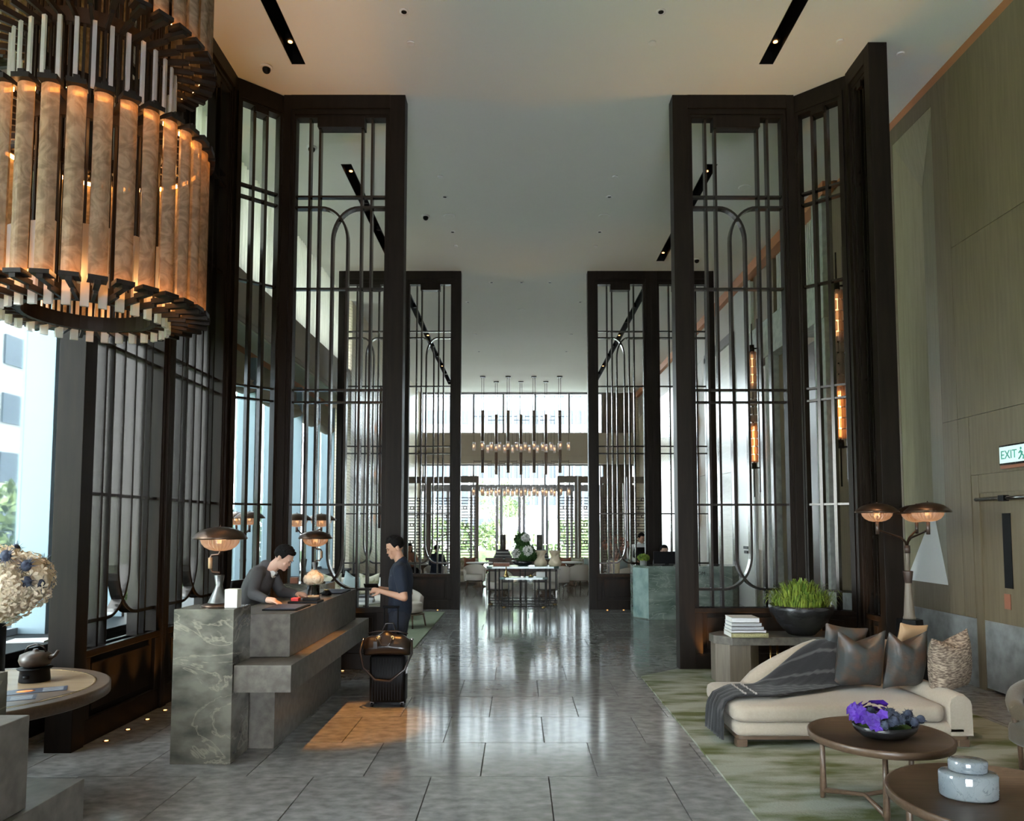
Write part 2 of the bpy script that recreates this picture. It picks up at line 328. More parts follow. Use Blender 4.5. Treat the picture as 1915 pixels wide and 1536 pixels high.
struct('trim_3', MB().box(-4.80, -4.72, .3, 18.6, 4.70, 4.88), 'terracotta')
# sill ledge
struct('trim_4', MB().box(-5.0, -4.15, .3, 18.6, .0, .72).box(-5.0, -4.1, .3, 18.6, .72, .78), 'black', bev=.008)
# windows
FY = [.32 + 1.38 * k for k in range(14)]
fin0 = None
w1 = struct('window_1', MB().box(XG - .06, XG, .3, 18.6, .78, .84).box(XG - .06, XG, .3, 18.6, 4.62, 4.72), 'aludark')
for k, y in enumerate(FY):
    o = B(-.06, .26, -.03, .03, .78, 4.7).build('fin', 'alu', w1, loc=(XG, y, 0), bev=.004)
    if k < 13:
        B(-.008, 0, .03, 1.35, .84, 4.62).build('pane', 'glass', w1, loc=(XG - .02, y, 0))
w2 = struct('window_2', MB().box(-4.5, -4.42, 8.56, 18.6, 5.72, 5.80).box(-4.5, -4.42, 8.56, 18.6, 7.42, 7.5), 'aludark')
for k, y in enumerate(FY):
    if y < 8.58: continue
    B(0, .06, -.03, .03, 5.8, 7.42).build('mullion', 'aludark', w2, loc=(-4.5, y, 0))
    if k < 13: B(-.008, 0, .03, 1.35, 5.8, 7.42).build('pane', 'glass', w2, loc=(-4.46, y, 0))
# sheer curtain pleats on upper windows
def curtain(name, label, x, y0, y1, z0, z1, m, amp=.035, pitch=.12, group=None):
    n = int((y1 - y0) / pitch * 8); P = [(amp * math.sin(2 * PI * (i / 8)), y0 + (y1 - y0) * i / n) for i in range(n + 1)]
    o = MB()
    o.add([(p[0], p[1], z0) for p in P] + [(p[0], p[1], z1) for p in P] + [(p[0] + .006, p[1], z0) for p in P] + [(p[0] + .006, p[1], z1) for p in P],
          [(i, i + 1, n + 1 + i + 1, n + 1 + i) for i in range(n)] + [(2 * n + 2 + i, 3 * n + 3 + i, 3 * n + 4 + i, 2 * n + 3 + i) for i in range(n)], True)
    return tag(o.build(name, m, loc=(x, 0, 0)), label, 'curtain', group)
sheer = bpy.data.materials.new('sheer'); sheer.use_nodes = True
_n = sheer.node_tree.nodes; _n.clear(); _L = sheer.node_tree.links
_a = _n.new('ShaderNodeBsdfTranslucent'); _a.inputs[0].default_value = (.80, .77, .68, 1); _b = _n.new('ShaderNodeBsdfDiffuse'); _b.inputs[0].default_value = (.75, .72, .64, 1)
_m = _n.new('ShaderNodeMixShader'); _m.inputs[0].default_value = .18; _L.new(_a.outputs[0], _m.inputs[1]); _L.new(_b.outputs[0], _m.inputs[2]); _o = _n.new('ShaderNodeOutputMaterial'); _t = _n.new('ShaderNodeBsdfTransparent'); _m2 = _n.new('ShaderNodeMixShader'); _m2.inputs[0].default_value = .25; _L.new(_m.outputs[0], _m2.inputs[1]); _L.new(_t.outputs[0], _m2.inputs[2]); _L.new(_m2.outputs[0], _o.inputs[0])
M['sheer'] = sheer
ys = [(8.6, 9.2), (9.3, 12.4), (12.5, 15.6), (15.7, 18.5)]
nm = ['narrow nearest one behind the side screens', 'seen through the narrow angled left screen', 'in the middle of the upper left windows', 'farthest of the upper left windows']
for (a, b), q in zip(ys, nm): curtain('sheer_curtain', f'ivory pleated sheer curtain on upper left window, {q}', -4.32, a, b, 5.74, 7.48, 'sheer')
# roman blinds
def blind(y0, y1, label):
    o = MB(); n = 14; prof = [(.10, 4.70), (.11, 4.35), (.16, 4.30), (.20, 4.30), (.17, 4.26), (.20, 4.22), (.24, 4.16), (.21, 4.10), (.15, 4.08), (.06, 4.12), (.03, 4.25), (.02, 4.70)]
    R = []
    for i in range(n + 1):
        y = y0 + (y1 - y0) * i / n; sag = -.13 * (1 - (2 * i / n - 1) ** 2)
        R.append([(-.02 + x, y, z + (sag * (4.7 - z) / .8 if z < 4.6 else 0)) for x, z in prof])
    o.loft(R); return tag(o.build('roman_blind', 'blind', loc=(XG + .06, 0, 0)), label, 'blind')
blq = ['behind the nearest dark screen', 'behind the near dark screens', 'behind the second dark screen', 'behind the left corner post', 'seen through the angled left screen', 'at the flat left screen edge', 'next beyond the flat left screen edge', 'farthest of the row']
for i in range(8):
    k = 5 + i
    blind(FY[k] + .05, FY[k + 1] - .05, f'draped taupe roman blind on the left windows, {blq[i]}')

# back wall
YB = 31.6
bw = MB(); bw.box(-5.1, -4.06, YB, YB + .3, 0, CZ).box(4.9, 7, YB, YB + .3, 0, CZ)
struct('wall_back', bw, 'trav')
struct('trim_5', MB().box(-4.06, 4.9, YB - .35, YB + .25, 4.43, 5.72).box(-4.06, 4.9, YB - .40, YB + .27, 5.62, 5.72).box(-4.06, 4.9, YB - .37, YB - .34, 4.74, 4.76), 'fascia')
w3 = struct('window_3', MB().box(-4.06, 4.9, YB, YB + .12, 5.72, 5.78).box(-4.06, 4.9, YB, YB + .12, 7.42, 7.5), 'aludark')
for x in (-4.06, -2.85, -1.87, -.6, .75, 2.19, 3.6, 4.86):
    B(-.04, .04, 0, .12, 5.78, 7.42).build('mullion', 'aludark', w3, loc=(x, YB, 0))
for x0, x1 in ((-4.02, -2.89), (-2.81, -1.91), (-1.83, -.64), (-.56, .71), (.79, 2.15), (2.23, 3.56), (3.64, 4.82)):
    B(x0, x1, 0, .01, 5.78, 7.42).build('pane', 'glass', w3, loc=(0, YB + .05, 0))
w4 = struct('window_4', MB().box(-4.06, 4.9, YB, YB + .14, 3.28, 3.56).box(-4.06, 4.9, YB, YB + .12, 0, .06).box(-4.06, 4.9, YB, YB + .12, 4.36, 4.43), 'aludark')
for x in (-4.0, -2.85, -1.87, -.78, .17, 1.15, 2.19, 3.5, 4.82):
    for d in (-.09, .09): B(d - .055, d + .055, 0, .14, .06, 3.28).build('door_stile', 'aludark', w4, loc=(x, YB, 0))
    B(-.03, .03, 0, .12, 3.56, 4.36).build('mullion', 'aludark', w4, loc=(x, YB, 0))
xs = [-4.0, -2.85, -1.87, -.78, .17, 1.15, 2.19, 3.5, 4.82]
for a, b in zip(xs[:-1], xs[1:]):
    B(a + .145, b - .145, 0, .01, .06, 3.28).build('pane', 'glass', w4, loc=(0, YB + .06, 0))
    B(a + .03, b - .03, 0, .01, 3.56, 4.36).build('transom_pane', 'glass', w4, loc=(0, YB + .06, 0))
for x in (-.78, 1.15):   # lever handles
    B(-.09, .09, -.05, -.02, 1.02, 1.06).build('door_handle', 'chrome', w4, loc=(x, YB, 0))
# dark vertical louvre curtain right of the back window
def pleat_x(name, label, x0, x1, y, z0, z1, m):
    n = int((x1 - x0) / .1 * 6); o = MB(); P = [(x0 + (x1 - x0) * i / n, .04 * math.sin(2 * PI * i / 6)) for i in range(n + 1)]
    o.add([(p[0], p[1], z0) for p in P] + [(p[0], p[1], z1) for p in P], [(i, i + 1, n + 2 + i, n + 1 + i) for i in range(n)], True)
    return tag(o.build(name, m, loc=(0, y, 0)), label, 'curtain')
pleat_x('dark_curtain', 'dark brown pleated curtain right of the back upper window', 3.6, 4.85, YB - .1, 5.75, 7.45, 'oakdark')
pleat_x('dark_curtain', 'dark brown pleated curtain right of the back lower window', 3.6, 4.85, YB - .1, .05, 4.4, 'oakdark')

# unseen rear wall; entrance opening added to give fill on front faces
struct('wall_near', MB().box(-5.1, -1.6, -6.5, -6.3, 0, CZ).box(2.0, 7, -6.5, -6.3, 0, CZ).box(-1.6, 2.0, -6.5, -6.3, 2.7, CZ), 'oak')
struct('fill_entrance', MB().box(-1.6, 2.0, -6.42, -6.36, 0, .06).box(-1.6, 2.0, -6.42, -6.36, 2.64, 2.7).box(.17, .23, -6.42, -6.36, 0, 2.64), 'bronze')

# ------------------------------------------------------------------ right wall
XR = 5.15
wr = struct('wall_right', MB().box(5.4, 5.7, -6.5, 12.1, 0, CZ), 'oakdark')
def rp(y0, y1, z0, z1, m='oak', name='panel', x0=0., x1=.05, g=.003):
    return B(x0, x1, y0 + g, y1 - g, z0 + g, z1 - g).build(name, m, wr, loc=(XR, 0, 0))
seamZ = [.768, 3.05, 5.1, 7.26]
# wainscot
for a, b in ((-2, 0), (0, 1.5), (1.5, 3), (3, 4.5), (4.5, 6.0), (6.0, 7.25), (8.49, 10.2), (10.2, 12.0)): rp(a, b, 0, .768, 'slate', 'stone_panel', .01, .25)
for a, b in ((-2, 0), (0, 1.5), (1.5, 3), (3, 4.5), (4.5, 6.0), (6.0, 7.25)):
    for z0, z1 in zip(seamZ[:-1], seamZ[1:]): rp(a, b, z0, z1, x1=.25)
rp(7.25, 8.49, 2.376, 3.05, x1=.25); rp(7.25, 8.70, 3.05, 5.1, x1=.25); rp(7.25, 8.70, 5.1, 7.26, x1=.25)
rp(8.49, 8.70, .768, 3.05, x1=.25)
# panel with the faceted niche
NY0, NY1, NZ0, NZ1 = 9.02, 9.98, 1.10, 7.03
rp(8.70, NY0, .768, 3.05, x1=.25, g=.002); rp(8.70, NY0, 3.05, 7.26, x1=.25, g=.002); rp(NY1, 10.22, .768, 3.05, x1=.25); rp(NY1, 10.22, 3.05, 7.26, x1=.25)
rp(NY0, NY1, .768, NZ0, x1=.25, g=.0); rp(NY0, NY1, NZ1, 7.26, x1=.25, g=.0)
rp(10.22, 12.0, .768, 3.05, x1=.25); rp(10.22, 12.0, 3.05, 5.1, x1=.25); rp(10.22, 12.0, 5.1, 7.26, x1=.25)
VY, VD = 9.5, .12
a, b, c_, d_ = (0, NY0, NZ0), (0, NY1, NZ0), (0, NY1, NZ1), (0, NY0, NZ1); e, f = (VD, VY, 2.0), (VD, VY, 6.2)
for nme, fs, mm in (('niche_facet', [(1, 4, 5, 2)], 'nichef'), ('niche_facet', [(0, 3, 5, 4)], 'nichef'), ('niche_facet', [(2, 5, 3)], 'nichef'), ('niche_facet', [(0, 4, 1)], 'panelwhite')):  # bottom facet whiter: brightness of its upward slope put into the colour
    MB().add([a, b, c_, d_, e, f], fs).build(nme, mm, wr, loc=(XR + .004, 0, 0))
# cove at the top: orange band set back, cove light put into its colour
MB().box(.12, .25, -6.3, 31.5, 7.26, 7.5).build('cove_band', 'terracotta', wr, loc=(XR, 0, 0))
# service door
dr = struct('door_1', MB().box(XR + .02, XR + .10, 7.33, 8.36, .03, 2.17), 'oak')
for (y0, y1, z0, z1) in ((7.25, 7.33, 0, 2.376), (8.36, 8.49, 0, 2.376), (7.33, 8.36, 2.17, 2.376)): MB().box(XR + .005, XR + .2, y0 + .002, y1 - .002, z0, z1).build('door_frame', 'oak', dr)
MB().box(XR + .012, XR + .02, 7.335, 8.355, .03, .767).build('kick_plate', 'slate', dr)
MB().box(XR + .012, XR + .022, 7.86, 7.99, 1.15, 1.94).build('vision_slot', 'black', dr)
MB().tube([(XR - .02, 7.3, 2.10), (XR - .02, 8.38, 2.10)], .022, 12).build('door_closer', 'chrome', dr)
MB().box(XR - .05, XR + .01, 7.86, 7.95, 2.07, 2.13).build('closer_bracket', 'black', dr)
MB().box(XR + .006, XR + .0119, 7.90, 8.0, .93, 1.09).build('notice_plate', 'rust', dr)
# exit sign
ex = thing('exit_sign', 'green lettered exit sign on the oak wall above the service door', 'sign', (XR - .05, 7.47, 2.545))
MB().box(-.02, .05, -.40, .40, -.105, .105).build('housing', 'chrome', ex, bev=.004)
MB().box(-.024, -.0201, -.385, .385, -.085, .085).build('face', 'exitw', ex)
MB().box(-.01, .05, -.40, .40, -.14, -.108).build('base_strip', 'rust', ex)
def text(s, size, m, parent, loc, rot, ext=.0015, name='lettering', align='CENTER'):
    cu = bpy.data.curves.new(name, 'FONT'); cu.body = s; cu.size = size; cu.extrude = ext; cu.align_x = align; cu.align_y = 'CENTER'; cu.resolution_u = 3
    o = bpy.data.objects.new(name, cu); dg = bpy.context.evaluated_depsgraph_get(); C.objects.link(o); dg.update()
    me = bpy.data.meshes.new_from_object(o.evaluated_get(dg)); bpy.data.objects.remove(o); me.materials.clear(); me.materials.append(M[m])
    q = bpy.data.objects.new(name, me); C.objects.link(q); q.location = loc; q.rotation_euler = rot
    if parent: q.parent = parent
    return q
text('EXIT', .125, 'exitg', ex, (-.026, .235, -.005), (PI / 2, 0, -PI / 2)); text('出口', .13, 'exitg', ex, (-.026, -.24, -.005), (PI / 2, 0, -PI / 2))
rm = MB().ell((-.026, -.155, .045), (.002, .014, .014), 10, 6)
for p in ([(-.15, .025), (-.165, -.01)], [(-.165, -.01), (-.195, -.035), (-.185, -.065)], [(-.165, -.01), (-.145, -.04), (-.12, -.06)], [(-.15, .02), (-.18, .0)], [(-.15, .02), (-.125, .0)]):
    rm.tube([(-.026, y, z) for y, z in p], .007, 6)
rm.v = [(a, b + .20, c) for a, b, c in rm.v]; rm.build('running_man', 'exitg', ex)
MB().box(-.027, -.0245, -.30, -.21, -.07, -.062).box(-.027, -.0245, -.30, -.292, -.07, .07).box(-.027, -.0245, -.218, -.21, -.07, .07).box(-.027, -.0245, -.30, -.21, .062, .07).build('doorway_symbol', 'exitg', ex, loc=(0, .20, 0))

# far right wall beyond the first portal
wf = MB().box(5.2, 5.7, 12.0, 12.3, 0, CZ)
wf.box(5.9, 6.1, 12.3, 17.0, 0, CZ).box(5.15, 6.1, 16.95, 31.6, 0, CZ)
struct('wall_right_far', wf, 'fascia')
wf = bpy.data.objects['wall_right_far']
def fp(y0, y1, z0, z1, m, name='panel', x=XR, t=.03): return B(-t, 0, y0 + .004, y1 - .004, z0 + .004, z1 - .004).build(name, m, wf, loc=(x, 0, 0))
MB().box(5.0, 5.4, 12.02, 12.45, 0, 7.25).build('stone_pier', 'greystone', wf, bev=.01)
MB().box(5.12, 5.9, 12.5, 13.2, 0, 5.0).build('dark_door_leaf', 'brown', wf)
MB().box(5.0, 5.4, 14.7, 14.95, 0, 5.2).build('stone_pier', 'greystone', wf, bev=.01)
MB().box(4.98, 5.6, 12.0, 15.9, 5.2, 5.95).build('stone_lintel', 'greystone', wf, bev=.01)
for k in range(26):
    B(0, .05, 0, .055, 5.96, 7.26).build('flute', 'panelwhite', wf, loc=(5.22, 12.5 + k * .09, 0))
MB().box(5.27, 5.6, 12.45, 14.9, 5.96, 7.26).build('back_panel', 'fascia', wf)
MB().box(5.2, 5.6, 13.25, 14.7, 0, 5.19).build('panelled_wall', 'oak', wf)
for a in (13.3, 13.75, 14.2): fp(a, a + .44, 1.3, 5.1, 'oak', x=5.2)
MB().box(5.2, 5.6, 14.95, 16.2, 0, 5.19).build('panelled_wall', 'fascia', wf)
for a in (15.0, 15.6): fp(a, a + .55, 1.3, 5.1, 'fascia', x=5.2)
MB().box(5.2, 5.6, 14.95, 16.2, 5.96, 7.26).build('upper_panel', 'oak', wf)
fp(16.25, 17.45, 0, 7.25, 'panelwhite'); MB().box(5.13, 5.2, 16.2, 17.45, 0, 7.2).build('door_lining', 'panelwhite', wf)
MB().box(-.03, -.001, 16.62, 16.95, 1.30, 1.36).box(-.03, -.001, 16.68, 16.90, 1.20, 1.26).build('sign_lettering', 'black', wf, loc=(XR - .031, 0, 0))
for y0, y1 in ((17.5, 17.7), (19.9, 20.1)): MB().box(5.06, 5.14, y0, y1, 0, 6.35).build('door_jamb', 'brown', wf)
MB().box(5.06, 5.14, 17.5, 20.1, 6.2, 6.42).build('door_head', 'brown', wf)
for i in range(4):
    z0 = i * 1.55
    for a in (17.7, 18.8): fp(a, a + 1.1, z0, z0 + 1.55, 'travh', 'stone_panel', x=XR - .002)
fp(20.1, 31.5, 6.4, 7.25, 'fascia', x=XR - .001); fp(17.45, 20.1, 6.45, 7.25, 'fascia', x=XR - .001)
for i in range(8):
    y0 = 20.1 + i * 1.42
    for z0, z1 in ((0, 3.2), (3.2, 6.4)): fp(y0, y0 + 1.42, z0, z1, 'trav' if i > 2 else 'fascia', 'stone_panel', x=XR - .001)
MB().box(5.02, 5.4, 12.0, 31.5, 7.27, 7.49).build('cove_band', 'terracotta', wf)  # orange cove light put into the band colour
# carpets
tag(MB().prism([(1.475, 3.2), (4.35, 3.2), (4.35, 9.52), (1.97, 9.52), (1.475, 9.08)], .0, .016).build('area_rug', 'rug'), 'cream and moss green abstract rug under the sofa and coffee tables', 'rug')
tag(MB().prism([(-3.4, 11.0), (-1.75, 11.0), (-1.53, 11.25), (-1.53, 15.85), (-3.4, 15.85)], .0, .014).build('area_rug', 'rug2'), 'pale sage green rug beyond the left screen behind the standing man', 'rug')
# ================================================================== EXTERIOR
ext = struct('ground', MB().box(-90, 90, 32.3, 140, -.3, -.02).box(-90, -5.3, 9, 32.3, -.3, -.02), 'paving')
struct('lawn', MB().box(-90, -5.3, -40, 9, -.3, -.02), 'grass')
tag(MB().box(-6.9, -5.6, -4, 30, -.02, .5).build('planting_bed', 'black'), 'low dark planter wall outside the left windows', 'planter')
def leafball(mb, c, r, n, s, rnd):
    for _ in range(n):
        a = rnd.uniform(0, 2 * PI); e_ = math.asin(rnd.uniform(-1, 1)); q = rnd.uniform(.55, 1) ** .6
        p = Vector((c[0] + r[0] * q * math.cos(a) * math.cos(e_), c[1] + r[1] * q * math.sin(a) * math.cos(e_), c[2] + r[2] * q * math.sin(e_)))
        u = Vector((rnd.gauss(0, 1), rnd.gauss(0, 1), rnd.gauss(0, 1))).normalized(); v_ = u.cross(Vector((rnd.gauss(0, 1), rnd.gauss(0, 1), rnd.gauss(0, 1)))).normalized()
        mb.add([p - u * s, p + v_ * s * .45, p + u * s, p - v_ * s * .45], [(0, 1, 2, 3)])
R_ = random.Random(3)
def bush(name, label, c, r, n, s, m='leafout', group=None, cat='shrub'):
    t = thing(name, label, cat, (c[0], c[1], 0), 0, group); mb = MB(); leafball(mb, (0, 0, c[2]), r, n, s, R_)
    mb.build('foliage', m, t)['kind'] = 'stuff'; st = MB()
    for k in range(3): st.tube([(R_.uniform(-.1, .1), R_.uniform(-.1, .1), 0), (R_.uniform(-.3, .3) * r[0], R_.uniform(-.3, .3) * r[1], c[2])], [.05, .02], 6)
    st.build('stem', 'trunk', t); return t
bq = ['filling the lower left window beside the bouquet', 'behind the screens left of the reception desk', 'behind the bending receptionist', 'seen low through the angled left screen', 'farthest along the left windows']
for k, y in enumerate((8.2, 11.6, 15.0, 18.4, 21.8)):
    bush('hedge', f'dense green bamboo hedge outside, {bq[k]}', (-7.8, y, 1.3), (.8, 1.68, 1.2), 2300, .11, 'hedge')
for k, (x, y, r) in enumerate([(-4.2, 42, 2.2), (2.8, 44, 2.0), (7.2, 43, 2.2), (-9, 45, 2.5), (-1.4, 52, 1.6), (4.9, 52, 1.8)]):
    bush('garden_bush', ['broad sunlit bush outside left of the garden tree', 'sunlit bush outside right of the closed parasol', 'bush outside behind the right lattice screens', 'bush outside behind the left lattice screens', 'small bush in the far garden behind the tree', 'far garden bush between parasol and right lattice'][k], (x, y, 1.1), (r, 1, 1.2), 900, .2)
tag(MB().box(-12, 12, 38.5, 39.1, -.02, .55).build('hedge_box', 'leafout'), 'low clipped box hedge across the back terrace', 'hedge')
tr = thing('garden_tree', 'tall airy tree with many pale branches in the back garden', 'tree', (-.5, 46, 0))
tm = MB(); cr = MB()
for k in range(14):
    a = R_.uniform(0, 2 * PI); q = R_.uniform(.4, 1.6); top = (q * math.cos(a), q * math.sin(a) * .6, R_.uniform(2.3, 4.2))
    tm.tube([(0, 0, 0), (top[0] * .25, top[1] * .25, 1.0), (top[0] * .7, top[1] * .7, top[2] * .65), top], [.09, .06, .04, .015], 6); leafball(cr, top, (.65, .6, .6), 150, .09, R_)
tm.build('branches', 'trunk', tr); cr.build('crown', 'leafout', tr)['kind'] = 'stuff'
for k, x in enumerate((1.25, 2.0)):
    t = thing('parasol', ['closed white parasol on the terrace, in front of the bushes', 'second closed white parasol, standing behind the first'][k], 'parasol', (x, 40.5 + 1.2 * k, 0))
    MB().lathe([(.06, 2.75), (.16, 2.5), (.24, 1.9), (.30, 1.2), (.34, .9), (.2, .85)], n=14).build('canopy', 'white', t); MB().cyl(0, 0, 0, 2.8, .03, n=8).build('pole', 'aludark', t); MB().cyl(0, 0, 0, .08, .3, n=16).build('base', 'aludark', t)
def tower(name, label, x0, x1, y0, y1, h, fl, nw, side='x'):
    t = thing(name, label, 'building', ((x0 + x1) / 2, (y0 + y1) / 2, 0)); W = (x1 - x0) / 2; D = (y1 - y0) / 2
    MB().box(-W, W, -D, D, 0, h).build('wall', 'building', t)
    first = None
    L_ = 2 * W if side == 'x' else 2 * D; cell = L_ / nw
    for f in range(int(h / fl)):
        for k in range(nw):
            if side == 'x': m_ = (-W + k * cell + cell * .08, -D - .12, f * fl + fl * .35)
            else: m_ = (W + .12, -D + k * cell + cell * .08, f * fl + fl * .35)
            if first is None:
                first = (B(0, cell * .84, 0, .1, 0, fl * .5) if side == 'x' else B(-.1, 0, 0, cell * .84, 0, fl * .5)).build('window', 'bglass', t, loc=m_)
            else:
                o = first.copy(); C.objects.link(o); o.location = m_
    return t
tower('office_tower', 'pale office tower with blue grey windows beyond the back garden', -14, 12, 88, 100, 30, 3.2, 18)
tower('curtain_wall_tower', 'white building with vertical fins behind the back upper window, right', 14, 34, 75, 90, 26, 3.2, 12)
tower('white_tower', 'white tower with banded windows outside the near left window', -34, -26, -4, 52, 24, 3.0, 15, 'y')
ft = [o for o in C.objects if o.name.startswith('office_tower')][0]; ff = None
for k in range(26):
    if ff is None: ff = B(-.09, .09, -.7, 0, 0, 30).build('fin', 'whitefin', ft, loc=(-12.8, -6.3, 0))
    else: o = ff.copy(); C.objects.link(o); o.location = (-12.8 + k * 1.02, -6.3, 0)

# ================================================================== SCREENS
ZH = [6.15, 4.91, 3.57, 3.41, 2.08]
def ribbon(mb, pts, t, d0, d1):   # pts in (u,z)
    n = len(pts); R = []
    for i, (u, z) in enumerate(pts):
        a = pts[max(i - 1, 0)]; b = pts[min(i + 1, n - 1)]; dx, dz = b[0] - a[0], b[1] - a[1]; l = math.hypot(dx, dz) or 1; nx, nz = -dz / l * t / 2, dx / l * t / 2
        R.append([(u - nx, d0, z - nz), (u + nx, d0, z + nz), (u + nx, d1, z + nz), (u - nx, d1, z - nz)])
    return mb.loft(R, False)
def screen(label, p0, ang, wd, kind='arch', postL=.2, postR=.2, H=CZ, group=None, zb=.77, depth=.22):
    t = thing('divider_screen', label, 'screen', (p0[0], p0[1], 0), ang, group)
    bw = .030; d0, d1 = -.05, .05
    if postL: B(0, postL, -depth / 2, depth / 2, 0, H).build('post', 'bronze', t, bev=.004)
    if postR: B(wd - postR, wd, -depth / 2, depth / 2, 0, H).build('post', 'bronze', t, bev=.004)
    a, b = postL, wd - postR; c = (a + b) / 2
    B(a, b, -depth / 2, depth / 2, H - .18, H).build('top_rail', 'bronze', t)
    fr = MB().box(a, a + .035, -.085, .085, zb, H - .18).box(b - .035, b, -.085, .085, zb, H - .18).box(a, b, -.0855, .0855, H - .25, H - .18)
    fr.box(a + .035, a + .06, -.07, .07, zb, H - .25).box(b - .06, b - .035, -.07, .07, zb, H - .25).box(a + .03, b - .03, -.0705, .0705, H - .29, H - .25)
    fr.build('inner_frame', 'bronze', t)
    bp = MB().box(a, b, -.05, .05, .0, zb).box(a, b, -.09, .09, 0, .20).box(a, b, -.09, .09, zb - .06, zb).box(a, a + .1, -.089, .089, .20, zb - .06).box(b - .1, b, -.089, .089, .2, zb - .06)
    bp.box(a + .16, b - .16, -.068, .068, .26, zb - .12)
    bp.build('base_panel', 'bronze', t, bev=.005)
    ia, ib = a + .06, b - .06
    if kind == 'arch':
        us = [c - .41, c - .28, c + .28, c + .41] if wd > 1.5 else [c - .30, c - .19, c + .19, c + .30]
        if wd <= 1.5: g = .085
        else: g = .10
        for u in us: B(u - bw / 2, u + bw / 2, d0, d1, zb, H - .28).build('vertical_bar', 'bar', t)
        MB().box(us[1] - .03, us[2] + .03, -.08, .08, H - .42, H - .28).build('header', 'bronze', t)
        zt, zl = 6.0, 1.0; rx = us[2] - c + g - .03; rz = .45
        for s in (-1, 1):      # horizontal from one side, curving down across the centre to the opposite leg, mirrored at the bottom
            e0 = c + s * g; st = e0 - s * rx; far = ia if s > 0 else ib
            P = [(far, zt), (st, zt)] + [(st + s * rx * math.sin(q * PI / 20), zt - rz + rz * math.cos(q * PI / 20)) for q in range(1, 11)]
            P += [(e0, zl + rz)] + [(st + s * rx * math.cos(q * PI / 20), zl + rz - rz * math.sin(q * PI / 20)) for q in range(1, 11)] + [(far, zl)]
            m = MB(); ribbon(m, P, bw, d0 + .001 * s, d1 + .001 * s); m.build('arch_bar', 'bar', t)
        hz = ZH
    else:
        us = [ia + (ib - ia) / 3, ia + 2 * (ib - ia) / 3]
        for u in us: B(u - bw / 2 - .004, u + bw / 2 + .004, d0, d1, zb, H - .28).build('vertical_bar', 'bar', t)
        MB().box(us[0], us[1], -.08, .08, H - .36, H - .28).build('header', 'bronze', t); hz = [6.15, 6.0] + ZH[1:] + [1.0]
    for z in hz: B(ia, ib, d0 + .012, d1 - .012, z - .013, z + .013).build('horizontal_bar', 'bar', t)
    return t
def uplight(x, y, label, en=14, aim=None):
    t = thing('floor_uplight', label, 'light', (x, y, 0)); MB().lathe([(.028, .001), (.028, .005), (.02, .006)], n=14).build('bezel', 'brass', t); MB().cyl(0, 0, .006, .008, .015, n=12).build('lens', 'spot', t)
    light('uplight_beam', 'SPOT', (0, 0, .03), en, (1, .47, .10), (PI, 0, 0), t, spot_size=math.radians(46), spot_blend=.8, shadow_soft_size=.02)
P1Y = 9.66
screen('tall bronze arch screen left of the central passage, behind the reception desk', (-3.09, P1Y), 0, 1.605, postL=.1)
screen('tall bronze arch screen right of the central passage, behind the console', (2.045, P1Y), 0, 1.605, postR=.1)
import math as _m
def ang(p, q): return math.atan2(q[1] - p[1], q[0] - p[0]), math.dist(p, q)
a_, d_ = ang((-3.63, 9.17), (-3.09, 9.66)); screen('narrow angled bronze screen at the left corner beside the window', (-3.63, 9.17), a_, d_, 'narrow', .06, .05, depth=.11)
a_, d_ = ang((3.66, 9.66), (4.20, 9.15)); screen('narrow angled bronze screen at the right corner behind the sofa', (3.66, 9.66), a_, d_, 'narrow', .05, .06, depth=.11)
screen('narrow bronze side screen edge on beside the three headed floor lamp', (4.24, 9.10), -PI / 2, .63, 'narrow', .08, .13)
screen('dark bronze side screen on the left nearest to the camera, beside the round table', (-3.66, 6.08), PI / 2, 1.55, 'arch', .17, .06)
screen('dark bronze side screen on the left behind the veined marble pedestal', (-3.66, 7.63), PI / 2, 1.55, 'arch', .06, .1)
P2 = 16.5
for x0, wd, l in ((-3.99, 1.40, 'second row bronze screen on the far left, seen through the front screen'), (-2.59, 1.33, 'second row bronze screen just left of the central passage'), (1.56, 1.42, 'second row bronze screen just right of the central passage, behind the green desk'), (2.98, 1.40, 'second row bronze screen on the far right, half hidden by the front post')):
    screen(l, (x0, P2), 0, wd, 'arch', .17 if wd == 1.42 else .12, .17 if x0 == -2.59 else .12)
ul = [(-3.45, 6.41), (-3.45, 6.76), (-3.45, 7.11), (-3.45, 7.46), (-3.45, 7.93), (2.33, 9.50), (2.96, 9.50), (1.93, 16.25), (2.28, 16.25), (-2.06, 16.25), (-1.72, 16.25), (-2.18, 9.46), (-3.0, 9.35), (-3.45, 8.55), (3.75, 9.2), (4.0, 8.75)]
un = ['first of the five along the left side screens', 'second along the left side screens', 'third along the left side screens', 'fourth along the left side screens', 'fifth, half behind the marble pedestal', 'left of the console leg on the rug edge', 'behind the console table', 'left of two before the right second row screen', 'right of two before the right second row screen', 'left of two before the left second row screen', 'right of two before the left second row screen', 'behind the reception desk counter end', 'in the corner behind the far pedestal', 'before the far end of the left side screens', 'in the right corner below the angled screen', 'beside the floor lamp at the narrow side screen']
for (x, y), q in zip(ul, un): uplight(x, y, 'small warm brass floor uplight, ' + q, 110 if 8 < y < 10 else 70 if y < 8 else 40)

# warm light from the nearest slots
for x in (-2.7, 3.07):
    for y in (8.4, 6.8, 5.0, 2.5): light('slot_beam', 'SPOT', (x, y, CZ + .10), 45, (1, .55, .22), (0, 0, 0), None, spot_size=math.radians(60), spot_blend=.7, shadow_soft_size=.04)
